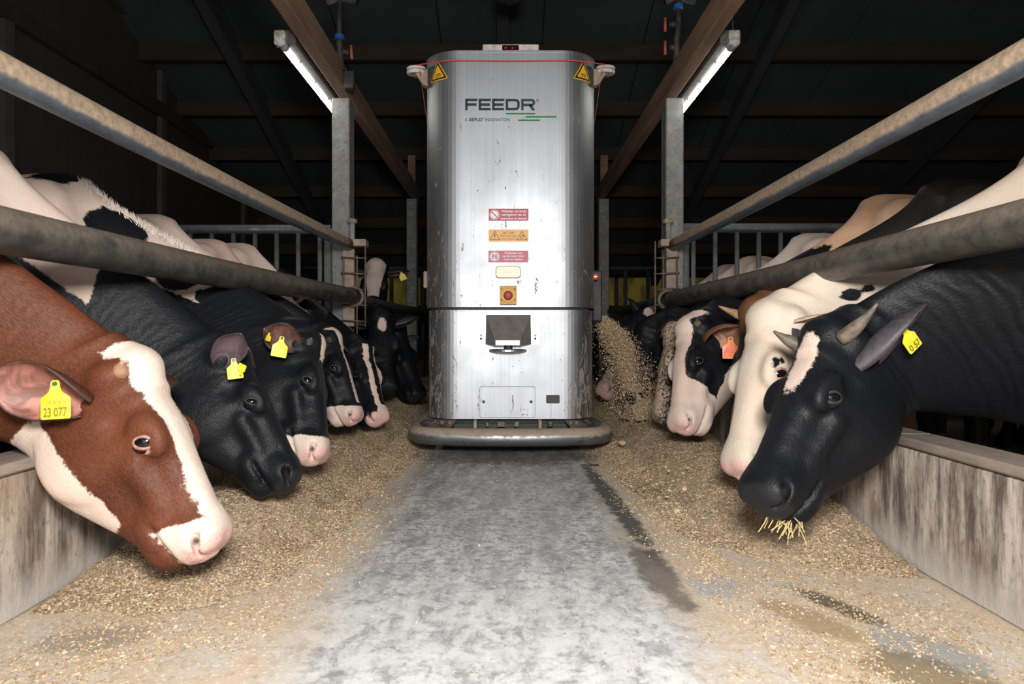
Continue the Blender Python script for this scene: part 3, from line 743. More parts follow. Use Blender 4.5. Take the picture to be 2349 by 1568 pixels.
def eye(root, P, side, lid, open_=1.0, corner=M_CANT):
    C = EYE*np.array([1, side, 1]); n = np.array([.10, side*.96, .20]); n /= np.linalg.norm(n)
    ea = np.array([.72, -side*.05, .62]); ea -= n*ea.dot(n); ea /= np.linalg.norm(ea); ec = np.cross(n, ea)*side
    r = .0305
    V = []; nu, nv = 14, 20
    for i in range(nu+1):
        th = PI*i/nu
        for j in range(nv):
            ph = 2*PI*j/nv; q = n*math.cos(th)+(ea*math.cos(ph)+ec*math.sin(ph))*math.sin(th)
            V.append(P.head(C+q*r+np.array([XP, 0, ZP])))
    Fc = [(i*nv+j, (i+1)*nv+j, (i+1)*nv+(j+1) % nv, i*nv+(j+1) % nv) for i in range(nu) for j in range(nv)]
    if side < 0: Fc = [f[::-1] for f in Fc]
    eo = mesh_obj('eye', V, Fc, M_EYE, root, smooth=True)
    V = []; K = 6; nt = 28
    for k in range(K):
        for j in range(nt):
            ph = 2*PI*j/nt; q = k/(K-1)
            x = .92*math.cos(ph)+.02; y = .40*open_*math.copysign(abs(math.sin(ph))**1.25, math.sin(ph))
            g = 1+q*.75; dirv = n*(1-.28*q*q)+ea*x*g+ec*(y*g+(.16*q*math.copysign(1, math.sin(ph)) if abs(math.sin(ph)) > .05 else 0)); dirv /= np.linalg.norm(dirv)
            rad = r*(1.03+.17*math.sin(PI*min(1, q*1.15))-.16*q)
            V.append(P.head(C+dirv*rad+np.array([XP, 0, ZP])))
    Fc = [(k*nt+j, k*nt+(j+1) % nt, (k+1)*nt+(j+1) % nt, (k+1)*nt+j) for k in range(K-1) for j in range(nt)]
    if side > 0: Fc = [f[::-1] for f in Fc]
    mesh_obj('eyelid', V, Fc, lid, root, smooth=True)
    # pink tissue in the inner corner of the eye
    V = []
    cd = n*.62+ea*.70; cd /= np.linalg.norm(cd)
    m = MB(); m.lathe([(.001, .0022), (.0035, .0015), (.0055, -.001), (.006, -.004)], P.head(C+cd*r*1.0+np.array([XP, 0, ZP])), P.R @ cd, 10)
    m.build('tear_duct', corner, root, smooth=True)

def cow(label, P, mat, white=(), black=(), hi=True, pink=1.0, nose_dark=False, dust=None, dark_lid=True, ears=(), ear_material=None, horns=(), eyes=(1, -1), open_=1.0, name='cow', skin=None, fold=1.0, corner=M_CANT, warm=None):
    V, Q = HI if hi else LO
    root = thing(name, label, 'cow', (P.W[0], P.W[1], 0), 'cattle feeding along the alley')
    W = P.apply(V); O = np.array(root.location)
    me = bpy.data.meshes.new('body'); nv, nq = len(V), len(Q)
    me.vertices.add(nv); me.vertices.foreach_set('co', (W-O).astype(np.float32).ravel())
    me.loops.add(nq*4); me.loops.foreach_set('vertex_index', Q.astype(np.int32).ravel())
    me.polygons.add(nq); me.polygons.foreach_set('loop_start', np.arange(0, nq*4, 4, dtype=np.int32))
    me.update(calc_edges=True); me.polygons.foreach_set('use_smooth', np.ones(nq, dtype=bool))
    me.validate()
    at_ = me.attributes.new('rest', 'FLOAT_VECTOR', 'POINT'); at_.data.foreach_set('vector', V.astype(np.float32).ravel())
    a, b, c = V[:,0]-XP, V[:,1], V[:,2]-ZP
    nosek = np.clip((a-.490)/.06, 0, 1)*np.clip((c+.165)/.03, 0, 1)
    nost = gauss(V, (.528, .058, -.088), (.030, .016, .012))
    eyer = gauss(V, (EYE[0]+.012, .115, EYE[2]-.004), (.030, .05, .020))
    fo = np.clip((V[:,0]-.25)/.25, 0, 1)*np.clip((XP+.12-V[:,0])/.2, 0, 1)*np.clip((1.36-V[:,2])/.1, 0, 1)*fold
    pats = dict(pat=field(V, white, black), pink=np.clip(np.maximum(nosek*.9*(0 if nose_dark else 1), 0 if dark_lid else eyer*.85), 0, 1)*pink,
                skin=(nosek*.75 if nose_dark else 0)+(eyer*.62 if dark_lid else 0) if skin is None else skin(a, b, c),
                fold=fo, nost=nost, warm=warm(a, b, c) if warm else -.8, dust=dust(a, b, c) if dust else np.full(nv, -.6))
    for k, v in pats.items():
        at_ = me.attributes.new(k, 'FLOAT', 'POINT'); at_.data.foreach_set('value', np.ascontiguousarray(np.broadcast_to(np.asarray(v, dtype=np.float32), (nv,))))
    me.materials.append(mat)
    o = bpy.data.objects.new('body', me); COL.objects.link(o); o.parent = root
    for sd in eyes: eye(root, P, sd, M_LIDK if dark_lid else M_LIDP, open_, corner)
    eo = {}
    for sd, kw in ears:
        V_, F_, IN = ear_geom(P, sd, **kw)
        e = mesh_obj('ear', V_, F_, ear_material, root, smooth=True)
        at_ = e.data.attributes.new('inner', 'FLOAT', 'POINT'); at_.data.foreach_set('value', np.array(IN, dtype=np.float32)); eo[sd] = e
    for h in horns: horn(root, P, *h)
    return root, eo
# ------------------------------------------------------------------ feeding robot
RY = 4.30; RK = RY/F
def RX(u): return (u-U0)*RK
def RZ(v): return CAMZ+(V0-v)*RK
RCX = RX(1171.5)
def steel_mat(name, dirt):
    M = Mat(name); p = M.pos(); X, Y, Z = M.sep(p)
    br = M.noise(M.scale(p, (60, 60, .9)), 1.0, 3); cl = M.noise(p, 3.0, 4); sc = M.noise(M.scale(p, (5, 5, 1.6)), 4, 7, .75, 1.2)
    fine = M.noise(p, 70, 4, .75)
    c = M.mix(M.map(br, .3, .7), (.35, .357, .372), (.395, .403, .419))
    side = M.map(M.math('ABSOLUTE', M.math('SUBTRACT', X, RCX)), .30, .52, 0, 1)
    low = M.map(Z, 1.5, .2, 0, 1)
    d = M.math('ADD', M.math('MULTIPLY', side, M.math('MULTIPLY', low, .20)), M.math('MULTIPLY', M.math('SUBTRACT', sc, .5), 1.0))
    d = M.math('ADD', d, M.math('MULTIPLY', M.math('SUBTRACT', fine, .5), .25))
    k = M.map(d, .135, .175, 0, dirt)
    bl = M.math('MULTIPLY', M.map(M.math('ADD', M.noise(p, 26, 5, .8), M.math('MULTIPLY', low, .045)), .70, .74, 0, dirt), 1.0)
    k = M.math('MAXIMUM', k, bl)
    c = M.mix(k, c, M.mix(M.map(fine, .4, .6), (.36, .28, .21), (.16, .12, .09)))
    seam = M.map(M.math('ABSOLUTE', M.math('SUBTRACT', X, RX(1168))), .0008, .0022, .45, 0)
    c = M.mix(seam, c, (.2, .2, .2))
    M.set(base=c, metal=M.map(k, 0, 1, 1, 0), rough=M.math('ADD', M.map(cl, .3, .7, .47, .56), M.math('MULTIPLY', k, .4)), normal=M.bump(M.math('ADD', br, M.math('MULTIPLY', k, 2.0)), .06, .002))
    return M.m
M_STEEL = steel_mat('brushed_steel_upper', .75); M_STEELL = steel_mat('brushed_steel_lower', .95)
M_RUB = worn('bumper_rubber_muddy', (.045, .045, .047), (.24, .19, .145), 7, .55, lo=.42, hi=.6, bump=.4)
def bumper_mat():
    M = Mat('bumper_pipe_muddy'); p = M.pos(); nz = M.sep(M.n('NewGeometry', out=1))[2]
    f = M.noise(p, 9, 6, .7)
    k = M.map(M.math('ADD', nz, M.math('MULTIPLY', M.math('SUBTRACT', f, .5), 1.6)), .1, .55)
    k2 = M.map(M.noise(p, 16, 5, .7), .55, .62, 0, .6)
    c = M.mix(k, (.28, .29, .30), (.33, .25, .185)); c = M.mix(k2, c, (.20, .155, .12))
    M.set(base=c, metal=M.map(k, 0, 1, .85, 0), rough=M.map(k, 0, 1, .33, .85), normal=M.bump(f, .3, .004)); return M.m
M_DARK = worn('machine_black', (.020, .020, .021), (.045, .04, .036), 12, .6)
M_WHITE = worn('white_plastic_dusty', (.62, .57, .53), (.45, .38, .33), 18, .5)
M_INK = simple('logo_black', (.010, .012, .016), .45); M_INKB = simple('logo_slate', (.022, .034, .048), .45); M_GREEN = simple('logo_green', (.0, .19, .055), .45)
M_SRED = simple('sticker_crimson', (.40, .022, .065), .45); M_SRED2 = simple('sticker_crimson_faded', (.44, .05, .095), .45)
M_SORG = simple('sticker_amber', (.75, .35, .05), .45); M_SWH = simple('sticker_white', (.82, .78, .78), .5); M_SBK = simple('sticker_black', (.02, .02, .02), .5)
M_YEL = simple('warning_yellow', (.80, .44, .01), .45)

rob = thing('feeding_robot', 'tall brushed steel feed robot with rounded corners standing in the alley', 'robot', (RCX, RY+.85, 0))
def outline(hw, y0, y1, r, n):
    P = []
    for cx, cy, a0 in ((RCX+hw-r, y0+r, -90), (RCX+hw-r, y1-r, 0), (RCX-hw+r, y1-r, 90), (RCX-hw+r, y0+r, 180)):
        for k in range(n+1):
            a = math.radians(a0+90*k/n); P.append((cx+r*math.cos(a), cy+r*math.sin(a)))
    return P
def shell(name, hw, y0, y1, r, z0, z1, mat, n=14, inset=0.0):
    P = outline(hw, y0, y1, r, n); N = len(P)
    V = [(x, y, z0) for x, y in P]+[(x, y, z1) for x, y in P]
    Fc = [(i, (i+1) % N, N+(i+1) % N, N+i) for i in range(N)]+[tuple(range(N-1, -1, -1)), tuple(range(N, 2*N))]
    return mesh_obj(name, V, Fc, mat, rob)
ZT, ZS0, ZS1, ZB = RZ(120), RZ(704), RZ(712), RZ(961)
shell('upper_body', .553, RY, RY+1.75, .235, ZS0, ZT, M_STEEL)
shell('lower_body', .538, RY+.012, RY+1.74, .200, ZB, ZS1, M_STEELL)
shell('seam_gap', .530, RY+.03, RY+1.72, .20, ZS1-.01, ZS0+.01, M_DARK)
shell('top_lid', .560, RY-.006, RY+1.756, .24, ZT, ZT+.010, M_STEEL)
shell('chassis', .47, RY+.10, RY+1.66, .12, .03, ZB, M_DARK, 6)
# steel trim between the bodies
o = shell('trim_strip', .541, RY+.008, RY+1.744, .20, ZS1-.004, ZS1+.004, M_STEELL)
# bumper ring
path = []
hw = .605
for k in range(7): path.append((RCX-hw+.0, 5.35-k*(5.35-4.42)/6, .127))
for k in range(1, 9):
    a = PI+PI/2*k/9; path.append((RCX-hw+.19+.19*math.cos(a), 4.40+.21*math.sin(a), .127))
for k in range(0, 13):
    x = -(hw-.19)+2*(hw-.19)*k/12; path.append((RCX+x, 4.19-.035*(1-(x/(hw-.19))**2), .127))
right = [(2*RCX-x, y, z) for x, y, z in path[:15]][::-1]
MB().tube(path+right, .054, 16).build('bumper_pipe', bumper_mat(), rob, smooth=True)
for s in (-1, 1):   # apron plates and brackets between body and bumper
    m = MB(); xs = RCX+s*.50
    m.add([(xs-s*.16, RY+.03, .212), (xs+s*.045, RY+.16, .212), (xs+s*.125, RY+.14, .165), (xs+s*.03, RY-.06, .165), (xs-s*.12, RY-.09, .165)], [(0, 1, 2, 3, 4) if s < 0 else (4, 3, 2, 1, 0)])
    m.build('corner_apron', M_RUB, rob)
    MB().tube([(xs-s*.02, RY+.08, .20), (xs+s*.05, RY-.02, .15)], .012, 8).build('apron_strut', M_RUST, rob)
    for u in ((1015, 1033) if s < 0 else (1308, 1322)):
        MB().lathe([(.003, 0), (.014, 0), (.017, .01), (.012, .02)], (RX(u), RY-.01, .20), (0, -1, 0), 8).build('bolt', M_RUST, rob)
for u in (1091, 1238): MB().box(RX(u)-.010, RX(u)+.010, RY-.06, RY+.05, .135, .218).build('bumper_bracket', M_STUB, rob)
MB().box(RX(1040), RX(1300), RY+.06, RY+.09, .155, .185).build('circuit_strip', worn('green_board_dirty', (.012, .05, .03), (.06, .045, .035), 30, .6, lo=.45, hi=.55), rob)
MB().box(RX(1050), RX(1290), RY-.05, RY-.03, .158, .170, .003).build('scraper_bar', M_RUST, rob)
for u, w in ((1150, .05), (1185, .03), (1262, .03), (1118, .02)): MB().box(RX(u)-w/2, RX(u)+w/2, RY+.0, RY+.04, .17, .205, .004).build('mud_clod', M_RUB, rob)

front = lambda p, d: (p[0], RY-d, p[1])
def plate(name, u0, u1, v0, v1, r, mat, d=.002, y=None, parent=None):
    x0, x1, z0, z1 = RX(u0), RX(u1), RZ(v1), RZ(v0)
    P = rrect(x1-x0, z1-z0, r, 4, (x0+x1)/2, (z0+z1)/2)
    off = 0 if y is None else RY-y
    m = MB(); m.prism(P[::-1], lambda p, dd: (p[0], RY-off-dd if y is None else y-dd, p[1]), d, 0); return m.build(name, mat, parent or rob)
def words(name, s, u0, u1, v0, v1, mat, d=.0032, bold=0.0, parent=None):
    V, Fc = text_mesh(s, bold); V = V-V.min(0); sx, sy = V[:,0].max(), V[:,1].max()
    return mesh_obj(name, [(RX(u0)+v[0]/sx*(RX(u1)-RX(u0)), RY-d, RZ(v1)+v[1]/sy*(RZ(v0)-RZ(v1))) for v in V], Fc, mat, parent or rob)
def stroke(m, pts, w, closed=False, d=.002, z=lambda u, v: (RX(u), RZ(v))):
    """thick polyline drawn on the front plate (pixel coordinates of the plate)"""
    P = [Vector((*z(u, v), 0)).to_2d() for u, v in pts]; n = len(P); w = w*RK/2; L = []; R = []
    for i in range(n):
        a = P[i-1] if (i > 0 or closed) else None; b = P[(i+1) % n] if (i < n-1 or closed) else None
        d0 = (P[i]-a).normalized() if a is not None else None; d1 = (b-P[i]).normalized() if b is not None else None
        if d0 is None: d0 = d1
        if d1 is None: d1 = d0
        t = (d0+d1).normalized(); nn = Vector((-t.y, t.x)); c = max(.35, nn.dot(Vector((-d1.y, d1.x)))); L.append(P[i]+nn*w/c); R.append(P[i]-nn*w/c)
    V = [(p.x, RY-d, p.y) for p in L+R]
    Fc = [(i, n+i, n+(i+1) % n, (i+1) % n) for i in range(n if closed else n-1)]
    m.add(V, Fc)
def zl(x, y): return (1030+x/8.39, 200+y/8.39)
def arcp(cx, cy, r, a0, a1, n=7): return [(cx+r*math.cos(math.radians(a0+(a1-a0)*k/n)), cy+r*math.sin(math.radians(a0+(a1-a0)*k/n))) for k in range(n+1)]
sw = 48/8.39
def bars(name, segs, mat):
    m = MB()
    for s in segs: stroke(m, [zl(*q) for q in s], sw)
    return m.build(name, mat, rob)
bars('letter_f', [[(335, 222), (335, 445)], [(350, 246), (545, 246)], [(350, 334), (530, 334)]], M_INK)
bars('letter_e', [[(594, 222), (594, 445)], [(610, 246), (805, 246)], [(610, 336), (788, 336)], [(610, 421), (803, 421)]], M_INK)
bars('letter_e', [[(854, 222), (854, 445)], [(870, 246), (1065, 246)], [(870, 336), (1050, 336)], [(870, 421), (1060, 421)]], M_INK)
m = MB(); stroke(m, [zl(*q) for q in [(1114, 421), (1114, 250)]+arcp(1280, 307, 57, -90, 0)+arcp(1280, 362, 57, 0, 90)], sw, True); m.build('letter_d', M_INK, rob)
m = MB(); stroke(m, [zl(*q) for q in [(1412, 445), (1412, 250)]+arcp(1590, 295, 46, -90, 90)+[(1430, 340)]], sw); stroke(m, [zl(1560, 345), zl(1632, 445)], sw*1.1); m.build('letter_r', M_INKB, rob)
m = MB(); stroke(m, [zl(*q) for q in arcp(1702, 255, 24, 0, 342, 18)], .7, True); m.build('registered_ring', M_INK, rob)
words('registered_letter', 'R', *[zl(1694, 0)[0], zl(1711, 0)[0]], zl(0, 244)[1], zl(0, 266)[1], M_INK)
for x0, x1, y in ((1105, 1647, 510), (1485, 2060, 571), (1342, 1734, 636)):
    m = MB(); a = zl(x0, y); b = zl(x1, y-4); m.prism(rrect(RX(b[0])-RX(a[0])+.010, .0095, .0047, 4, (RX(a[0])+RX(b[0]))/2, RZ(a[1]))[::-1], lambda p, d: front(p, d), .002, .0005); m.build('green_stripe', M_GREEN, rob)
words('tagline', 'A', zl(305, 0)[0], zl(350, 0)[0], zl(0, 595)[1], zl(0, 655)[1], M_INK)
words('tagline', 'SIEPLO', zl(385, 0)[0], zl(640, 0)[0], zl(0, 592)[1], zl(0, 656)[1], M_INK, bold=.02)
words('tagline', '®', zl(648, 0)[0], zl(678, 0)[0], zl(0, 588)[1], zl(0, 618)[1], M_INK)
words('tagline', 'INNOVATION', zl(703, 0)[0], zl(1167, 0)[0], zl(0, 596)[1], zl(0, 657)[1], M_INK)

# stickers
def zk(x, y): return (1090+x/6.03, 460+y/6.03)
def stick(y0, y1, mat, x0=187, x1=737): return plate('sticker', *[zk(x0, 0)[0], zk(x1, 0)[0]], zk(0, y0)[1], zk(0, y1)[1], .004, mat, .0022)
def disc(name, cx, cy, r, mat, parent, d=.0032, r0=0.0, n=28):
    c = zk(cx, cy); X, Z = RX(c[0]), RZ(c[1]); R = r/6.03*RK; m = MB()
    if r0 <= 0: m.add([(X+R*math.cos(2*PI*k/n), RY-d, Z+R*math.sin(2*PI*k/n)) for k in range(n)], [tuple(range(n))])
    else:
        q = r0/6.03*RK
        m.add([(X+rr*math.cos(2*PI*k/n), RY-d, Z+rr*math.sin(2*PI*k/n)) for rr in (R, q) for k in range(n)], [(k, (k+1) % n, n+(k+1) % n, n+k) for k in range(n)])
    return m.build(name, mat, parent)
def wd(s, x0, x1, y0, y1, mat, par, bold=.015): words('sticker_text', s, zk(x0, 0)[0], zk(x1, 0)[0], zk(0, y0)[1], zk(0, y1)[1], mat, bold=bold, parent=par)
def strk(name, pts, w, mat, par, closed=False, d=.0034):
    m = MB(); stroke(m, [zk(*q) for q in pts], w/6.03, closed, d); m.build(name, mat, par)
s1 = stick(113, 277, M_SRED); disc('sign_ring', 268, 195, 70, M_SWH, s1, r0=64); disc('sign_disc', 268, 195, 55, M_SWH, s1); strk('sign_bar', [(225, 155), (312, 237)], 13, M_SRED, s1)
wd('Verboden om in het', 357, 712, 128, 165, M_SWH, s1); wd('werkgebied van de', 362, 703, 178, 222, M_SWH, s1); wd('voerrobot te komen!', 347, 717, 230, 262, M_SWH, s1)
s2 = stick(401, 565, M_SORG)
strk('sign_triangle', [(272, 425), (342, 541), (206, 541)], 7, M_SBK, s2, True); strk('sign_mark', [(272, 455), (272, 505)], 13, M_SBK, s2); disc('sign_dot', 272, 519, 7, M_SBK, s2)
strk('sign_triangle', [(648, 425), (716, 541), (578, 541)], 7, M_SBK, s2, True); disc('sign_arrow', 648, 500, 22, M_SBK, s2, r0=16)
strk('sign_arrow', [(622, 512), (640, 520)], 9, M_SBK, s2); strk('sign_arrow', [(656, 478), (674, 488)], 9, M_SBK, s2)
wd('LET OP!', 382, 540, 431, 463, M_SBK, s2, 0); wd('Voerrobot start', 346, 578, 474, 501, M_SBK, s2, 0); wd('automatisch!', 361, 560, 511, 538, M_SBK, s2, 0)
s3 = stick(691, 852, M_SRED2, 184, 733); disc('sign_ring', 268, 772, 70, M_SWH, s3, r0=64); disc('sign_disc', 268, 772, 55, M_SWH, s3)
for x in (248, 288): disc('sign_figure', x, 745, 9, M_SBK, s3, .0036); strk('sign_figure', [(x, 755), (x, 785)], 17, M_SBK, s3)
strk('sign_figure', [(228, 775), (240, 800), (296, 800), (308, 775)], 6, M_SBK, s3); strk('sign_bar', [(240, 735), (300, 805)], 7, M_SRED2, s3, d=.0040)
wd('Verboden om', 404, 650, 709, 738, M_SWH, s3); wd('op de voerrobot', 378, 676, 752, 786, M_SWH, s3); wd('mee te rijden!', 398, 654, 795, 833, M_SWH, s3)

# amber light
lamp = plate('marker_light', *[zk(283, 0)[0], zk(630, 0)[0]], zk(0, 908)[1], zk(0, 1074)[1], .020, simple('marker_rim', (.20, .05, .012), .4), .012)
Ml = simple('amber_lens', (.70, .38, .06), .3)
plate('lens', *[zk(293, 0)[0], zk(620, 0)[0]], zk(0, 918)[1], zk(0, 1062)[1], .018, Ml, .020, parent=lamp)
plate('lens_core', *[zk(388, 0)[0], zk(520, 0)[0]], zk(0, 967)[1], zk(0, 1012)[1], .004, simple('amber_core', (.62, .17, .015), .3), .022, parent=lamp)
for x in (310, 594):
    c = zk(x, 985); MB().lathe([(.0012, 0), (.009, 0), (.009, .024), (.004, .0245)], (RX(c[0]), RY, RZ(c[1])), (0, -1, 0), 12).build('lens_screw', M_STEELL, lamp)
# emergency stop
es = plate('stop_box', *[zk(344, 0)[0], zk(572, 0)[0]], zk(0, 1186)[1], zk(0, 1436)[1], .004, worn('stop_yellow', (.62, .31, .015), (.52, .25, .012), 16, .5, bump=.1), .055)
c = zk(456, 1318); C = (RX(c[0]), RY-.055, RZ(c[1]))
MB().lathe([(.045, 0), (.043, .003), (.030, .004), (.012, .004)], C, (0, -1, 0), 28).build('stop_collar', simple('stop_collar_yellow', (.60, .34, .03), .5), es)
MB().lathe([(.012, 0), (.012, .012), (.027, .016), (.0285, .026), (.02, .034), (.004, .036)], C, (0, -1, 0), 28).build('stop_button', worn('stop_red', (.42, .055, .045), (.36, .07, .05), 20, .5, bump=.1), es, smooth=True)
for x in (368, 547):
    for y in (1230, 1382):
        c = zk(x, y); MB().lathe([(.001, 0), (.005, 0), (.005, .002)], (RX(c[0]), RY-.055, RZ(c[1])), (0, -1, 0), 10).build('box_screw', M_RUST, es)

# sensor hood on the lower body
def zh(x, y): return (1090+x/12.06, 700+y/12.06)
YL = RY+.012
def hx(x): return RX(zh(x, 0)[0])
def hz(y): return RZ(zh(0, y)[1])
bp = plate('hood_plate', *[zh(65, 0)[0], zh(1770, 0)[0]], zh(0, 240)[1], zh(0, 1075)[1], .008, simple('hood_plate_steel', (.70, .71, .72), .42, 1.0), .003, y=YL, parent=rob)
m = MB()
T = [(hx(300), YL-.004, hz(255)), (hx(1540), YL-.004, hz(255))]; Bf = [(hx(555), YL-.11, hz(960)), (hx(1245), YL-.11, hz(960))]; Bl = [(hx(570), YL-.115, hz(1095)), (hx(1230), YL-.115, hz(1095))]
Bk = [(hx(285), YL-.004, hz(1075)), (hx(1550), YL-.004, hz(1075))]
m.add(T+Bf+Bl+Bk, [(0, 2, 3, 1), (2, 4, 5, 3), (0, 6, 4, 2), (1, 3, 5, 7), (4, 6, 7, 5), (0, 1, 7, 6)])
Mh = Mat('hood_dusty_steel'); pp = Mh.pos(); f = Mh.noise(pp, 22, 5, .6)
Mh.set(base=Mh.mix(Mh.map(f, .35, .65), (.16, .155, .145), (.23, .205, .185)), rough=.55, metal=.35, normal=Mh.bump(f, .1, .002))
m.f = [tuple(reversed(f_)) for f_ in m.f] if False else m.f
hood = m.build('sensor_hood', Mh.m, rob)
plate('hood_lip', *[zh(578, 0)[0], zh(1222, 0)[0]], zh(0, 968)[1], zh(0, 1092)[1], .002, simple('hood_lip_steel', (.62, .62, .62), .4, .8), .002, y=YL-.1165, parent=hood)
MB().lathe([(.105, 0), (.118, .004), (.118, .016), (.10, .02)], (RX(zh(905, 0)[0]), YL-.005, hz(1290)), n=40).build('scanner_disc', simple('scanner_steel', (.5, .5, .5), .35, .9), rob)
MB().lathe([(.026, 0), (.026, .06)], (RX(zh(915, 0)[0]), YL-.06, hz(1290)+.01), n=20).build('scanner_neck', M_DARK, rob)
for x in (160, 1665):
    MB().lathe([(.0025, .004), (.009, .004), (.009, 0)], (hx(x), YL-.002, hz(830)), (0, -1, 0), 12).build('hood_bolt', M_WHITE, bp)
    MB().lathe([(.001, .001), (.008, .001), (.008, 0)], (hx(x), YL-.003, hz(920)), (0, -1, 0), 12).build('bolt_slot', M_DARK, bp)
# hatch and socket
hb = plate('hatch_gap', 1100, 1228, 886, 958.5, .012, simple('hatch_groove', (.25, .24, .23), .6), .0012, y=YL)
ha = plate('hatch', 1101.2, 1226.8, 887.2, 957.3, .011, M_STEELL, .0030, y=YL)
for u in (1109.5, 1218.5): MB().lathe([(.003, .006), (.009, .006), (.010, 0)], (RX(u), YL-.003, RZ(921.5)), (0, -1, 0), 12).build('hatch_bolt', M_RUST, ha)
sk = plate('socket', 1253, 1284, 906, 925, .006, simple('socket_black', (.012, .012, .012), .5), .004, y=YL)
plate('socket_hole', 1257, 1281, 910, 922, .002, simple('socket_inside', (.05, .035, .028), .6), .006, y=YL, parent=sk)
# top camera bar
tb = MB().box(RX(1107), RX(1236), RY-.004, RY+.09, ZT+.008, RZ(101), .006).build('camera_bar', M_WHITE, rob)
MB().box(RX(1152), RX(1190), RY-.010, RY+.0, ZT+.012, RZ(104.5), .002).build('sensor_window', simple('sensor_dark_red', (.030, .006, .010), .15), tb)
for u in (1160, 1176): MB().lathe([(.001, .003), (.006, .003), (.007, 0)], (RX(u), RY-.010, RZ(111.5)), (0, -1, 0), 12).build('sensor_eye', simple('sensor_red', (.5, .02, .02), .3), tb)
# pulleys with red safety cord
M_CORD = simple('red_cord', (.55, .06, .05), .6)
py_ = RY+.12
pl = []
for s, u, v in ((-1, 955, 162), (1, 1389, 161)):
    c = (at(u, v, py_))
    r = thing_r = MB().lathe([(.012, -.022), (.058, -.024), (.062, -.018), (.062, -.006), (.050, 0), (.062, .004), (.062, .016), (.056, .021), (.01, .021)], c, (.03*s, -.10, 1), 32).build('pulley', M_WHITE, rob)
    MB().lathe([(.012, 0), (.026, .003), (.024, .016), (.009, .02), (.008, .036)], c-np.array([0, 0, .045]), n=14).build('pulley_hub', M_RUST, r)
    bx = c[0]
    m = MB(); inn = RCX+s*.535
    m.add([(bx, py_-.03, c[2]-.03), (inn, py_-.03, c[2]+.0), (inn, py_-.03, c[2]-.11), (inn+(bx-inn)*.4, py_-.03, c[2]-.10), (bx, py_+.03, c[2]-.03), (inn, py_+.03, c[2]), (inn, py_+.03, c[2]-.11), (inn+(bx-inn)*.4, py_+.03, c[2]-.10)],
          [(0,1,2,3),(7,6,5,4),(0,4,5,1),(1,5,6,2),(2,6,7,3),(3,7,4,0)]); m.build('pulley_bracket', M_STUB, r)
    pl.append(c)
a = pl[0]+np.array([.01, -.062, .012]); b = pl[1]+np.array([-.01, -.062, .012])
MB().tube([tuple(a), (RCX-.40, RY-.010, (a[2]+b[2])/2), (RCX, RY-.012, (a[2]+b[2])/2-.004), (RCX+.40, RY-.010, (a[2]+b[2])/2), tuple(b)], .0042, 8).build('safety_cord', M_CORD, rob, smooth=True)
for s, c in ((-1, pl[0]), (1, pl[1])):
    MB().tube([tuple(c+np.array([s*-.03, -.055, -.02])), tuple(c+np.array([-s*.055, .25, -.36])), tuple(c+np.array([-s*.03, .9, -.9]))], .0026, 6).build('side_cord', simple('old_cord', (.16, .05, .04), .8), rob, smooth=True)
# warning triangles on the rounded corners
for s in (-1, 1):
    r = .2375; th0 = math.radians(37); cx = RCX+s*(.553-.235); cy = RY+.235; cz = RZ(163); tl = -s*.10
    def fn(p, d, s=s, cx=cx, cy=cy, cz=cz):
        x, z = p[0]*math.cos(tl)-p[1]*math.sin(tl)*.35, p[1]; th = th0+s*x/r
        return (cx+s*(r+d)*math.sin(th), cy-(r+d)*math.cos(th), cz+z)
    def tri(R, rd, n=3):
        P = []
        for k in range(3):
            a0 = 90+120*k; c0 = ((R-2*rd)*math.cos(math.radians(a0)), (R-2*rd)*math.sin(math.radians(a0)))
            for j in range(n+1): an = math.radians(a0-60+120*j/n); P.append((c0[0]+rd*math.cos(an), c0[1]+rd*math.sin(an)))
        return P
    P0 = tri(.088, .007); 
    def sub(P, k=5): return [(P[i][0]+(P[(i+1) % len(P)][0]-P[i][0])*j/k, P[i][1]+(P[(i+1) % len(P)][1]-P[i][1])*j/k) for i in range(len(P)) for j in range(k)]
    def flat(name, P, d, mat, par):
        P = sub(P); n = len(P); V = [fn((0, 0), d)]+[fn(p, d) for p in P]
        Fc = [(0, 1+i, 1+(i+1) % n) for i in range(n)]; return mesh_obj(name, V, Fc, mat, par)
    w = flat('warning_triangle', P0, .0015, M_YEL, rob); flat('triangle_border', tri(.076, .003), .0028, M_SBK, w); flat('triangle_face', tri(.056, .003), .0040, M_YEL, w)
    for q in (-.0125, .0125):
        for R, d, mt in ((.0115, .005, M_SBK), (.0082, .006, M_YEL), (.0035, .007, M_SBK)):
            flat('roller_sign', [(q+R*math.cos(2*PI*k/14), -.012+R*math.sin(2*PI*k/14)) for k in range(14)], d, mt, w)
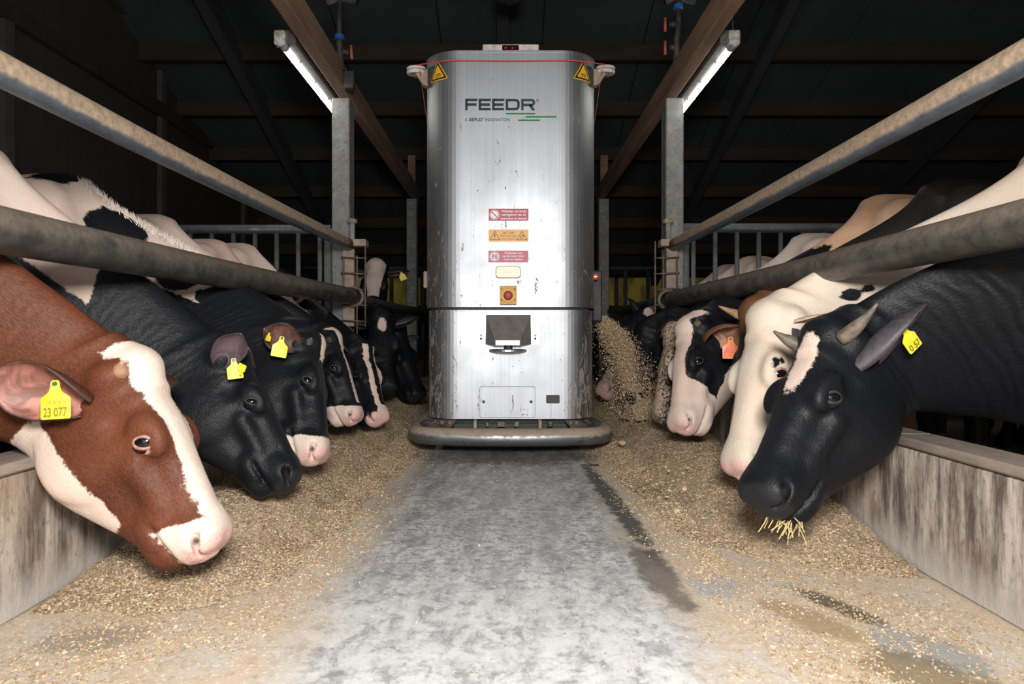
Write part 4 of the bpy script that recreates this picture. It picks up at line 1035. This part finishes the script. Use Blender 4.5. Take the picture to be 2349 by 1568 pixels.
# side discharge chute and side marker on the right, small hinge on the left
MB().box(RCX+.55, RCX+.615, RY+.28, RY+1.3, RZ(735), RZ(610), .01).build('side_chute', M_DARK, rob)
MB().lathe([(.018, 0), (.020, .02), (.012, .03)], (RCX+.545, RY+.18, RZ(629)), (1, 0, 0), 14).build('side_marker', simple('marker_orange', (.75, .12, .03), .3), rob)
MB().box(RCX-.575, RCX-.55, RY+.2, RY+.30, RZ(655), RZ(615), .006).build('side_latch', M_STUB, rob)
for k, (u, v, a, L, w) in enumerate([(1096, 437, .9, .018, .006), (1133, 411, 1.2, .016, .003), (1122, 416, 1.3, .02, .003), (1178, 326, .6, .008, .004), (1256, 265, 1, .008, .003), (1176, 840, .6, .012, .006), (1290, 872, .2, .012, .005), (1159, 431, 1.4, .022, .008)]):
    c = Vector((RX(u), RY-.0012+(.012 if v > 712 else 0), RZ(v))); d = Vector((math.cos(a), 0, math.sin(a)))*L/2; q = Vector((-math.sin(a), 0, math.cos(a)))*w/2
    MB().add([c-d, c+q*.8, c+d, c-q], [(3, 2, 1, 0)]).build('dirt_speck', M_DARK, rob)
# ------------------------------------------------------------------ feed on the floor
def vnoise(x, y, seed):
    r = np.random.default_rng(seed); G = r.random((64, 64)); xi = np.floor(x).astype(int); yi = np.floor(y).astype(int); fx = x-xi; fy = y-yi
    fx = fx*fx*(3-2*fx); fy = fy*fy*(3-2*fy); g = lambda a, b: G[a % 64, b % 64]
    return (g(xi, yi)*(1-fx)+g(xi+1, yi)*fx)*(1-fy)+(g(xi, yi+1)*(1-fx)+g(xi+1, yi+1)*fx)*fy
def fbm(x, y, s, o=4, seed=1):
    v = 0; a = .5
    for k in range(o): v = v+a*(vnoise(x*s, y*s, seed+k)-.5); s *= 2.1; a *= .5
    return v
def sst(x, a, b):
    t = np.clip((x-a)/(b-a), 0, 1); return t*t*(3-2*t)
def feed_h(x, y):
    """height of the feed over the alley floor"""
    ax = np.abs(x); left = x < 0
    wob = fbm(x, y, 2.6, 3, 5)*.22
    e0 = np.where(left, .60+.06*sst(y, 2.6, 1.9)+.10*sst(y, 2.2, 1.5), .60+.02*sst(y, 3.2, 2.6)+.25*sst(y, 2.55, 2.0))
    e1 = np.where(left, .98, .96)
    top = np.where(left, .140*sst(y, 1.72, 2.5), .165*sst(y, 2.0, 2.75))+.03*sst(y, 3.5, 5)
    prof = sst(ax+wob, e0-.05, e1); back = 1-.35*sst(ax, 1.1, 1.3)
    h = top*prof*back*(1+.9*fbm(x, y, 3.2, 3, 9))+.020*fbm(x, y, 12, 4, 20)*np.clip(prof*3, 0, 1)
    bowl = 0
    for cx, cy, r, d in BOWLS: bowl = bowl+d*np.exp(-((x-cx)**2+(y-cy)**2)/(r*r))
    return h-bowl-.012*(1-sst(prof*top, .0, .02))
BOWLS = [(-.72, 1.80, .14, .035), (-.75, 2.40, .15, .04), (.88, 2.14, .16, .05), (.82, 2.46, .12, .03)]
def feed_mat():
    M = Mat('feed_mash'); p = M.pos(); a = M.noise(p, 3, 4); b = M.noise(p, 70, 5, .75); vor = M.n('TexVoronoi', {'Vector': p, 'Scale': 150.0}, out=1)
    s = M.sep(vor)[0]
    c = M.mix(M.map(a, .35, .65), (.42, .31, .205), (.52, .405, .29))
    c = M.mix(M.map(b, .42, .62, 0, .8), c, (.27, .175, .095)); c = M.mix(M.map(s, .80, .9, 0, .75), c, (.68, .56, .39)); c = M.mix(M.map(s, .14, .08, 0, .7), c, (.14, .085, .045))
    M.set(base=c, rough=.95, spec=.15, normal=M.bump(M.math('ADD', b, M.math('MULTIPLY', s, .6)), .9, .010)); return M.m
M_FEED = feed_mat()
for s, sd in ((-1, 'left'), (1, 'right')):
    xs = np.arange(.42, 1.2995, .013); yy = np.concatenate([np.arange(1.15, 3.2, .014), np.arange(3.2, 9.5, .035)])
    X, Y = np.meshgrid(xs*s, yy, indexing='ij'); H = feed_h(X, Y)
    V = np.stack([X, Y, H], -1).reshape(-1, 3); nx, ny = X.shape; I = np.arange(nx*ny).reshape(nx, ny)
    Q = np.stack([I[:-1,:-1], I[1:,:-1], I[1:,1:], I[:-1,1:]], -1).reshape(-1, 4)
    if s < 0: Q = Q[:, ::-1]
    keep = (H.reshape(-1)[Q].max(1) > -.004); Q = Q[keep]
    used, inv = np.unique(Q, return_inverse=True); V = V[used]; Q = inv.reshape(-1, 4)
    o = mesh_obj('feed_pile', V, Q.tolist(), M_FEED, origin=(s*.95, 4, 0), smooth=True)
    tag(o, f'long heap of brown mixed feed along the {sd} feed wall', 'feed', kind='stuff')

# loose chips, stalks and kernels lying on it
def chip_mat(name, cols):
    M = Mat(name); r = M.n('ObjectInfo', out=4) if False else M.attr('tone')
    rp = M.n('ValToRGB', {0: r}, out=None); e = rp.color_ramp; e.interpolation = 'CONSTANT'
    while len(e.elements) < len(cols): e.elements.new(.5)
    for k, c in enumerate(cols): e.elements[k].position = k/len(cols); e.elements[k].color = (*c, 1)
    M.set(base=rp.outputs[0], rough=.85, spec=.2); return M.m
M_CHIP = chip_mat('feed_chips', [(.52, .38, .245), (.43, .30, .185), (.60, .47, .32), (.30, .195, .11), (.70, .58, .42), (.52, .33, .15), (.48, .345, .215), (.56, .425, .28)])
def chips(name, P, N, L, W, parent=None, label=None, cat=None, origin=(0, 3, 0), tilt=.5):
    n = len(P); yaw = rng.random(n)*2*PI; pit = rng.normal(0, tilt, n); L = L*(.4+rng.random(n)**2*1.6); W = W*(.5+rng.random(n))
    d = np.stack([np.cos(yaw)*np.cos(pit), np.sin(yaw)*np.cos(pit), np.sin(pit)], 1); s = np.stack([-np.sin(yaw), np.cos(yaw), rng.normal(0, .5, n)], 1)
    up = np.cross(d, s)
    a = P-d*(L/2)[:,None]; b = P+d*(L/2)[:,None]; w = s*(W/2)[:,None]; h = up*(W*.5)[:,None]
    V = np.stack([a-w, a+w, b+w, b-w, (a+b)/2+h], 1).reshape(-1, 3)
    b0 = np.arange(n)*5
    Fq = np.concatenate([np.stack([b0, b0+3, b0+4], 1), np.stack([b0+3, b0+2, b0+4], 1), np.stack([b0+2, b0+1, b0+4], 1), np.stack([b0+1, b0, b0+4], 1)])
    o = mesh_obj(name, V, Fq.tolist(), M_CHIP, parent, origin)
    t = np.repeat(rng.random(n), 5).astype(np.float32); at_ = o.data.attributes.new('tone', 'FLOAT', 'POINT'); at_.data.foreach_set('value', t)
    if label: tag(o, label, cat)
    return tag(o, kind='stuff')
for s, sd in ((-1, 'left'), (1, 'right')):
    n = 46000; y = 1.6+rng.random(n)**1.9*5.0; ax = .45+rng.random(n)*.82; x = ax*s; h = feed_h(x, y)
    ok = (h > .0)
    P = np.stack([x, y, np.maximum(h, 0)+.002], 1)[ok]
    chips('feed_chips', P, None, .0075, .0028, label=f'loose chaff, straw bits and kernels on the {sd} feed heap', cat='feed', origin=(s*.95, 3, 0), tilt=.35)
n = 16000; y = 1.05+rng.random(n)**1.6*3.0; x = rng.normal(0, 1, n)*.25; side = rng.random(n)
x = np.where(side < .47, -1.25+rng.random(n)*.75, np.where(side < .95, .48+rng.random(n)*.78, (rng.random(n)-.5)*1.0))
dens = fbm(x, y, 3.0, 3, 44); ok = (dens > -.06) & (np.abs(x) < 1.28); P = np.stack([x, y, np.maximum(feed_h(x, y), 0)+.0025], 1)[ok]
chips('feed_crumbs', P, None, .0045, .003, label='crumbs of feed scattered thinly over the concrete lane', cat='feed', origin=(0, 2, 0), tilt=.12)
for s, sd in ((-1, 'left'), (1, 'right')):   # thinning fringe of the heap
    n = 15000; y = 1.3+rng.random(n)**1.5*4.2; ed = .62+.10*sst(y, 2.3, 1.5); ax = ed+.10-np.abs(rng.normal(0, .10, n)); ax = np.where(y < 2.2, ed-.1+rng.random(n)*(1.26-ed), ax)
    x = ax*s; ok = (ax > .42) & (fbm(x, y, 4.0, 3, 61) > -.10+.25*sst(y, 1.7, 1.3)); P = np.stack([x, y, np.maximum(feed_h(x, y), 0)+.0022], 1)[ok]
    chips('feed_fringe', P, None, .0065, .0032, label=f'thin spill of feed along the edge of the {sd} heap', cat='feed', origin=(s*.8, 3, 0), tilt=.15)
# pale crumbly lumps on the right-hand heap
M_LUMP = worn('pale_meal', (.58, .47, .30), (.46, .35, .21), 40, .95, bump=.6)
def lump(c, r, seed, label, mat=M_LUMP, sq=(1, 1, .65)):
    q = np.random.default_rng(seed); V = []; nu, nv = 7, 10
    for i in range(nu+1):
        for j in range(nv):
            th = PI*i/nu; ph = 2*PI*j/nv; k = r*(1+.5*(q.random()-.5)*(0 < i < nu))
            V.append((c[0]+k*sq[0]*math.sin(th)*math.cos(ph), c[1]+k*sq[1]*math.sin(th)*math.sin(ph), c[2]+k*sq[2]*math.cos(th)))
    Fc = [(i*nv+j, (i+1)*nv+j, (i+1)*nv+(j+1) % nv, i*nv+(j+1) % nv) for i in range(nu) for j in range(nv)]
    o = mesh_obj('feed_lump', V, Fc, mat, smooth=True); return tag(o, label, 'feed lump', 'lumps on the feed')
def on_feed(u, v, y0=2.6):
    y = y0
    for k in range(12):
        p = at(u, v, y); h = max(float(feed_h(np.array([p[0]]), np.array([y]))[0]), 0); y = (CAMZ-h)*F/(v-V0)
    return at(u, v, y)
rl = np.random.default_rng(3); pts = []
for k in range(110):
    u = rl.normal(1508, 34); v = rl.normal(1135, 30)+ (u-1508)*.2
    c = on_feed(u, v); m_ = rl.random()**2.5*.009+.0025; pts.append((c, m_))
V = []; Fc = []
mm = MB()
for c, r_ in pts: mm.lathe([(r_*.3, -r_*.3), (r_, 0), (r_*.8, r_*.3), (r_*.3, r_*.5)], c, (rl.normal(0, .5), rl.normal(0, .5), 1), 6)
o = mm.build('meal_crumbs', M_LUMP, origin=(.6, 3, 0)); tag(o, 'spill of pale crumbly meal on the right feed heap', 'feed', kind='stuff')
lump(on_feed(1554, 1172), .020, 5, 'flat pale lump nearest the camera on the right feed heap')
lump(on_feed(1428, 1019, 4)+np.array([0, 0, .01]), .026, 6, 'pale stone-like lump on the feed beside the right end of the bumper')
lump(on_feed(1360, 1068, 4), .024, 8, 'dark brown crumb on the lane below the right end of the bumper', worn('dark_dung', (.10, .055, .03), (.06, .035, .02), 40, .9), (1.5, 1, .5))
lump(on_feed(1862, 1182)+np.array([0, .06, .02]), .045, 9, 'round tan lump behind the chin of the black horned cow', worn('tan_lump', (.30, .22, .12), (.20, .15, .08), 30, .9))

# feed falling from the robot's right side
n = 24000; t = rng.random(n)**.8
src = np.array([.625, 4.75, .86]); 
x = src[0]+.02+t*.30+rng.normal(0, 1, n)*(.018+.085*t); z = src[2]-t*t*.46-t*.22+rng.normal(0, .015, n); yv = src[1]-.12*t+rng.normal(0, 1, n)*(.05+.08*t)
z2 = np.maximum(z, feed_h(x, yv)+.003)
stream = chips('falling_feed', np.stack([x, yv, z2], 1), None, .009, .004, label='stream of brown feed falling from the right side of the robot', cat='feed', origin=(.75, 4.7, .15), tilt=.8)
# dense core of the stream
V = []; nu, nv = 24, 18; q = np.random.default_rng(11)
for i in range(nu+1):
    tt = i/nu; cx = src[0]+.02+tt*.29; cz = src[2]-tt*tt*.46-tt*.22; r0 = .016+.11*tt
    for j in range(nv):
        an = 2*PI*j/nv; rr = r0*(1+.55*(q.random()-.5)); V.append((cx+rr*math.cos(an), src[1]-.10*tt+rr*.9*math.sin(an), max(cz+.02*(q.random()-.5), .02)))
Fc = [(i*nv+j, i*nv+(j+1) % nv, (i+1)*nv+(j+1) % nv, (i+1)*nv+j) for i in range(nu) for j in range(nv)]
core = mesh_obj('stream_core', V, Fc, M_FEED, stream, smooth=True); tag(core, kind='stuff')
# ------------------------------------------------------------------ the animals
BLK = ((.0050, .0055, .0068), (.0075, .0080, .0095)); WHT = ((.64, .51, .44), (.58, .43, .35)); CRM = ((.62, .53, .44), (.57, .45, .35))
C_BLK = coat('coat_black_and_white', *BLK, *WHT)
C_BRN = coat('coat_red_and_white', (.108, .034, .016), (.052, .016, .0085), (.66, .55, .47), (.62, .48, .39), rough=.5)
C_WHT = coat('coat_cream_white', *BLK, *CRM, warm=(.60, .42, .33))
C_TAN = coat('coat_black_tan_white', *BLK, *WHT)
C_BNB = coat('coat_brownish_black', (.010, .009, .009), (.016, .012, .010), (.17, .075, .032), (.10, .045, .022), edge=.09)
C_GRY = coat('coat_black_pale', *BLK, (.58, .47, .41), (.52, .40, .33))
C_PNK = coat('coat_pinkish_pale', *BLK, (.66, .46, .42), (.56, .36, .32))
E_BLK = ear_mat('ear_black', (.014, .014, .016), (.10, .060, .055)); E_PUR = ear_mat('ear_purple', (.060, .048, .058), (.16, .105, .12), (.035, .03, .034))
E_BRN = ear_mat('ear_brown', (.060, .021, .013), (.36, .15, .11)); E_RED = ear_mat('ear_chestnut', (.20, .072, .028), (.50, .25, .18))
E_WHT = ear_mat('ear_pale', (.55, .38, .30), (.50, .22, .18)); E_DUN = ear_mat('ear_dark_red', (.016, .014, .014), (.17, .075, .055))
M_BUD = worn('horn_bud_tan', (.45, .27, .16), (.32, .18, .10), 40, .55); M_BUDK = worn('horn_bud_dark', (.10, .085, .07), (.05, .045, .04), 40, .5)

E2 = dict(d=(-.02, .72, .50), n=(.55, .15, -.80), L=.18, W=.058); E3 = dict(d=(-.30, .70, -.50), n=(.50, .80, .20), L=.175, W=.064, base=(.03, .088, -.06)); E4 = dict(d=(-.35, .70, -.40), n=(.60, .70, .2), L=.19, W=.064); E7 = dict(d=(.06, .86, -.16), n=(.55, .30, -.20), L=.22, W=.090, base=(.03, .080, -.075))
E6 = dict(d=(-.5, .75, -.1), n=(.7, .5, -.2)); E5 = dict(d=(-.35, .85, -.05), n=(.8, .4, -.2))
side_white = lambda w: (lambda a, b, c: np.maximum(np.abs(b)-w, -.045-c))
def blaze(w0, w1, a0, a1, off=0.0, cc=-.06):
    """stripe down the face from a0 to a1"""
    return lambda a, b, c: np.maximum.reduce([np.abs(b-off)-(w0+(w1-w0)*np.clip((a-a0)/(a1-a0), 0, 1)), a0-a, a-a1, cc-c])
def muz(a0, slope=0.0): return lambda a, b, c: (a0+slope*(c+.1)-a)*.9
def behind(x, z=None, k=.5): return (lambda a, b, c: np.maximum(a+XP-x-k*(c+.05), (z-ZP-c) if z else -9))
def neither(*f): return f

def ears2(near, far=None, side=-1): return [(side, near), (-side, far or dict(d=(-.25, .95, -.1), n=(.8, .3, -.3)))]

# --- left row, heads to the right: we see their right sides (b < 0)
P = Pose(at(325, 846, 1.92), at(502, 1258, 1.86), (1, .02, .45), (-1.78, 1.68, 1.40), .02, drop=1.0, deep=1.20)
L1, e = cow('red-brown and white cow in the left foreground with white blaze and yellow tag', P, C_BRN,
    white=[blaze(.085, .050, -.08, .30, 0, -.03), blaze(.050, .060, .28, .52, 0, -.045), lambda a, b, c: np.maximum((.452+.35*(c+.10)-a), -.160-c),
           lambda a, b, c: np.maximum(np.maximum(c+.232-.06*np.clip(a, 0, .3), a-.36), -.03-a)],
    dark_lid=False, pink=.9, ears=ears2(dict(d=(-.80, .50, -.42), n=(.30, .80, -.15), L=.235, W=.074, base=(.028, .088, -.105)), side=-1), ear_material=E_BRN,
    horns=[(-1, (.005, .085, -.012), (-.1, .9, .5), (0, 0, .2), .050, .024, M_BUD, 'horn_bud')], skin=lambda a, b, c: a*0, fold=.8)
ear_tag(e[-1], at(128, 872, 1.74), (.12, -1, .10), (-.05, 0, 1), .98, M_TAG, '23 077', True)

P = Pose(at(548, 818, 2.55), at(676, 1112, 2.46), (1, .30, .30), (-1.76, 2.34, 1.37), .03, drop=.85)
L2, e = cow('black cow with dusty poll, second from the front in the left row', P, C_BLK,
    white=[behind(.36, 1.19, -.35), lambda a, b, c: np.maximum(np.maximum(a-.10, .0-a), c+.255)], nose_dark=True,
    dust=lambda a, b, c: .95*np.exp(-((a+.01)**2+(c-.02)**2)/.055**2)+.34*np.clip((a-.42)/.1, 0, 1)-.30,
    ears=ears2(E2, side=-1), ear_material=E_PUR, open_=.7, fold=.35)
ear_tag(e[-1], ear_pt(P, -1, **E2, u=.25, w=.5), (.45, -1, .1), (-.12, 0, 1), .72, M_TAG)
ear_tag(e[-1], ear_pt(P, -1, **E2, u=.3, w=0)+np.array([.045, 0, -.075]), (1, -.6, .2), (-.5, 0, -.6), .42, M_TAG, stud=False)

P = Pose(at(722, 792, 3.02), at(730, 1060, 2.80), (1, .12, .12), (-1.88, 3.02, 1.42), .0, drop=.78)
L3, e = cow('black cow with pink muzzle and patched black and white back, third in the left row', P, C_BLK,
    white=[behind(.45, 1.19, -.3), muz(.455, .30), blaze(.030, .016, -.03, .10, -.02)],
    black=[E((-.70, -.12, -.07), (.085, .2, .095)), E((-.50, -.12, -.12), (.075, .2, .085)), E((-.95, .0, .03), (.10, .2, .06)), E((-.36, -.1, -.16), (.05, .1, .05))], fold=.5,
    ears=ears2(E3, side=-1), ear_material=E_DUN, horns=[(-1, (.02, .085, -.01), (-.1, .9, .4), (0, 0, .1), .035, .020, M_BUDK, 'horn_bud')])
ear_tag(e[-1], ear_pt(P, -1, **E3, u=.5, w=.1), (.5, -1, .1), (.22, 0, 1), .86, M_TAG)
ear_tag(e[-1], ear_pt(P, -1, **E3, u=.9, w=.2)+np.array([-.005, .02, -.02]), (-.4, -1, .1), (.3, 0, 1), .35, M_TAG, stud=False)

crest_hair(L3, P, -.2, .5, 1500, (.66, .56, .48))
P = Pose(at(766, 776, 3.82), at(818, 964, 3.70), (1, -.05, .25), (-1.82, 3.68, 1.36), .0, drop=.8)
L4, e = cow('black cow with pale poll and white lower face, fourth in the left row', P, C_BLK,
    white=[behind(.30, 1.05, -.3), blaze(.070, .020, -.06, .10, 0, -.02), blaze(.020, .030, .08, .46, 0, -.035), lambda a, b, c: np.maximum(.44+.5*(c+.12)-a, -.9-c), lambda a, b, c: np.maximum.reduce([c+.205, .20-a, a-.6])],
    ears=ears2(E4, side=-1), ear_material=E_DUN, horns=[(-1, (.03, .090, -.01), (.0, .9, .4), (0, 0, .1), .040, .022, M_BUDK, 'horn_bud')], hi=True)
ear_tag(e[-1], ear_pt(P, -1, **E4, u=.4, w=-.3), (.9, -.8, .1), (.0, 0, 1), .82, M_TAG)

P = Pose(at(650, 688, 4.42), at(768, 800, 4.32), (.75, -.55, .65), (-1.80, 4.32, 1.32), -.02, drop=.6)
L4b, e = cow('cow with a white-striped face raised behind the fourth cow, just under the left neck rail', P, C_PNK,
    white=[behind(.25, 1.0, -.3), blaze(.055, .045, -.10, .60, 0, -.045)], hi=False, eyes=(-1,),
    ears=ears2(dict(d=(-.6, .6, -.3), n=(.6, .6, 0)), side=-1), ear_material=E_BLK, horns=[(-1, (.01, .085, -.01), (0, .9, .4), (0, 0, .1), .03, .018, M_BUD, 'horn_bud')])

P = Pose(at(836, 800, 4.30), at(872, 968, 4.05), (.85, -.62, .20), (-1.80, 4.82, 1.36), -.02, drop=.75)
L5, e = cow('black cow with two white stripes down its face, nearest the bumper in the left row', P, C_BLK,
    white=[behind(.18, 1.0, -.3), blaze(.062, .052, .00, .58, .012, -.10)], black=[lambda a, b, c: np.maximum(np.abs(b-.012)-.022, a-.47)],
    hi=False, ears=ears2(dict(d=(-.7, .5, -.2), n=(.6, .6, 0)), side=-1), ear_material=E_BLK)

P = Pose(at(874, 728, 5.40), at(888, 900, 5.20), (.25, -1, .35), (-2.02, 5.78, 1.38), -.08, drop=.6)
cow('black cow with a small white star on its forehead beside the left wire rack', P, C_BLK, white=[E((.07, .0, .01), (.06, .03, .04))], hi=False, nose_dark=True,
    ears=ears2(dict(d=(-.3, .9, -.1), n=(.8, .3, -.2)), side=-1), ear_material=E_BLK)
P = Pose(at(915, 762, 5.95), at(962, 915, 5.75), (.85, -.6, .30), (-2.04, 6.46, 1.38), -.08, drop=.6)
c_, e = cow('all-black cow with yellow and orange tag close to the left side of the robot', P, C_BLK, hi=False, nose_dark=True,
    ears=ears2(dict(d=(-.35, .85, -.05), n=(.8, .4, -.2)), side=-1), ear_material=E_PUR)
ear_tag(e[-1], ear_pt(P, -1, **E5, u=.5), (.1, -1, .1), (0, 0, 1), 1.0, M_TAGO)
P = Pose(at(862, 608, 6.75), at(852, 732, 6.45), (.12, -1, .30), (-2.1, 7.25, 1.42), -.45, drop=.1)
c_, e = cow('white-faced cow with raised head behind the dark rail left of the robot', P, C_TAN if False else C_GRY, white=[blaze(.095, .045, -.06, .36, 0, -.10), E((-.25, -.15, -.25), (.2, .2, .12))], hi=False,
    ears=[(1, dict(d=(-.1, .95, -.05), n=(.8, .1, -.4))), (-1, dict(d=(-.1, .95, -.05), n=(.8, .1, -.4)))], ear_material=E_BLK)
ear_tag(e[1], ear_pt(P, 1, d=(-.1, .95, -.05), n=(.8, .1, -.4), u=.6), (.2, -1, .1), (-.4, 0, 1), .9, M_TAG)

# --- right row, heads to the left: we see their left sides (b > 0)
P = Pose(at(1885, 772, 2.24), at(1738, 1158, 2.03), (-1, -.32, .42), (1.92, 1.74, 1.42), PI-.04, drop=.85)
R1, e = cow('black horned cow in the right foreground with a white patch on its forehead', P, C_BLK, white=[E((.115, .004, .0), (.115, .038, .06))], nose_dark=True, corner=simple('eye_corner_rose', (.55, .25, .26), .3),
    ears=[(1, dict(d=(-.86, .50, -.05), n=(-.10, .65, -.75), L=.27, W=.060, base=(.055, .070, -.070))), (-1, dict(d=(-.62, .62, -.20), n=(.1, -.8, .3), L=.19, W=.055, base=(0, .085, -.04)))], ear_material=E_PUR,
    horns=[(1, (.012, .088, -.005), (-.42, .88, .10), (-.15, 0, .18), .125, .026, M_HORN), (-1, (.012, .088, -.002), (.05, .55, .75), (0, -.15, .1), .085, .025, M_HORN)], fold=1.6, dust=lambda a, b, c: .2*np.clip((a-.5)/.05, 0, 1)-.5)
ear_tag(e[1], ear_pt(P, 1, d=(-.86, .50, -.05), n=(-.10, .65, -.75), L=.27, base=(.055, .070, -.070), u=.66, w=.4), (.30, -1, .15), (-.75, 0, 1), .85, M_TAG, '0 57')

P = Pose(at(1752, 730, 2.68), at(1694, 1092, 2.50), (-1, -.30, .16), (1.98, 2.44, 1.50), PI-.02, drop=1.1)
R2, e = cow('white cow with cream face, second in the right row beside the black horned cow', P, C_WHT, white=[lambda a, b, c: a*0-.2],
    black=[E((.196, .108, -.020), (.022, .04, .012)), E((.175, .108, -.034), (.010, .04, .009)), E((-.20, .085, -.14), (.030, .10, .026)), E((-.255, .085, -.145), (.017, .10, .015)), E((-.35, .085, -.085), (.030, .10, .017)),
           E((-1.25, .3, -.25), (.26, .25, .30)), E((-.80, .20, .0), (.008, .05, .007))],
    dark_lid=False, pink=.75, warm=lambda a, b, c: np.where(a < -.45, .42, -.5), ears=[(1, dict(d=(-.10, .70, -.65), n=(.6, .5, .1), L=.18, W=.052)), (-1, dict(d=(-.8, .3, -.5), n=(.3, .8, -.2), L=.16))], ear_material=E_WHT)

P = Pose(at(1722, 716, 3.22), at(1706, 990, 3.02), (-1, .05, .25), (1.92, 3.12, 1.42), PI, drop=.95)
R3, e = cow('dark cow with brown poll and tan horn half hidden behind the white cow', P, C_BNB, white=[E((.0, 0, .0), (.13, .15, .10)), lambda a, b, c: .50-a], hi=True, eyes=(1,),
    ears=[(1, dict(d=(-.6, .6, -.4), n=(.6, .5, -.2))), (-1, dict(d=(-.5, .7, 0), n=(.8, .3, -.2)))], ear_material=E_BLK, horns=[(-1, (.005, .050, .005), (-.15, .30, .95), (-.1, 0, .1), .12, .028, M_HORNT)])

P = Pose(at(1574, 754, 3.62), at(1558, 988, 3.38), (-1, -.34, .10), (1.98, 3.76, 1.48), PI+.02, drop=1.0)
R4, e = cow('black and white faced cow with chestnut ear and red-orange tag in the right row', P, C_TAN,
    white=[blaze(.085, .062, -.10, .60, -.012, -.055), muz(.315, -.25), lambda a, b, c: c+.250-.05*np.clip(a/.2, 0, 1), behind(.38, 1.02, -.2)],
    black=[E((-.50, .12, -.04), (.16, .2, .06)), E((-.30, .1, -.30), (.05, .1, .05))], pink=.8, warm=lambda a, b, c: np.where(a < -.2, .75, .25*np.clip((a-.3)/.15, 0, 1)),
    ears=[(1, E7), (-1, dict(d=(-.2, .8, -.5), n=(.8, .3, .1)))], ear_material=E_RED,
    horns=[(1, (.0, .082, -.012), (0, .8, .5), (0, 0, .1), .045, .024, M_HORN, 'horn_bud')], hi=True)
ear_tag(e[1], ear_pt(P, 1, **E7, u=.62, w=.0)+np.array([0, -.03, -.035]), (-.10, -1, .05), (.0, 0, 1), 1.08, M_TAGR)

P = Pose(at(1540, 762, 4.06), at(1512, 966, 3.88), (-1, .05, .18), (1.84, 4.36, 1.36), PI+.01, drop=.9)
cow('cow with face coated in brown feed dust beside the chestnut-eared cow', P, C_GRY, white=[behind(.36, 1.0, -.3), E((-.02, .1, -.05), (.03, .05, .05))], hi=True, nose_dark=True,
    dust=lambda a, b, c: np.where(a > -.05, .34+.25*np.clip((c+.10)/.1, -1, 1)+.15*np.clip((a-.35)/.1, 0, 1), -.5),
    ears=[(1, dict(d=(-.15, .8, -.5), n=(.8, .4, .1), L=.17, W=.05)), (-1, dict(d=(-.3, .9, 0), n=(.8, .3, -.2)))], ear_material=E_WHT)
P = Pose(at(1475, 756, 4.72), at(1446, 930, 4.62), (-1, -.40, .20), (2.02, 4.80, 1.36), PI+.02, drop=.6)
c_, e = cow('black cow with yellow tag right behind the falling feed', P, C_BLK, white=[behind(.30, 1.0, -.3)], hi=False, nose_dark=True,
    ears=[(1, dict(d=(-.5, .75, -.1), n=(.7, .5, -.2))), (-1, dict(d=(-.3, .9, 0), n=(.8, .3, -.2)))], ear_material=E_BLK)
ear_tag(e[1], ear_pt(P, 1, **E6, u=.5), (.3, -1, .1), (-.35, 0, 1), .9, M_TAG)
P = Pose(at(1492, 708, 5.52), at(1384, 806, 5.34), (-.35, -.75, .75), (2.04, 5.95, 1.40), PI+.1, drop=.5)
cow('black cow with white forehead mark looking over the falling feed', P, C_GRY, white=[E((.06, .03, .0), (.045, .04, .05)), behind(.30, 1.0, -.3)], hi=False, nose_dark=True,
    ears=[(1, dict(d=(-.5, .75, -.3), n=(.7, .5, -.2))), (-1, dict(d=(-.3, .9, 0), n=(.8, .3, -.2)))], ear_material=E_BLK)
P = Pose(at(1440, 778, 6.1), at(1376, 915, 5.72), (-.9, -.5, .2), (2.06, 6.64, 1.40), PI+.12, drop=.6)
cow('pale pinkish cow head close to the right side of the robot behind the falling feed', P, C_PNK, white=[lambda a, b, c: a*0-.2], hi=False, dark_lid=False,
    ears=[(1, dict(d=(-.5, .75, -.3), n=(.7, .5, -.2))), (-1, dict(d=(-.3, .9, 0), n=(.8, .3, -.2)))], ear_material=E_WHT)

# straw hanging from the mouth of the black horned cow
m = MB(); rs = np.random.default_rng(21)
for k in range(26):
    c = at(1760+rs.random()*75, 1178+rs.random()*18, 2.02+rs.random()*.05); d = np.array([rs.normal(0, .025), rs.normal(0, .02), -.03-.05*rs.random()])
    m.tube([tuple(c), tuple(c+d*.5+np.array([.004, 0, .002])), tuple(c+d)], .0016, 5)
o = m.build('straw_wisps', simple('straw_gold', (.55, .42, .20), .7), origin=tuple(at(1790, 1200, 2.03))); tag(o, 'wisps of straw hanging from the mouth of the black horned cow', 'straw', kind='stuff')
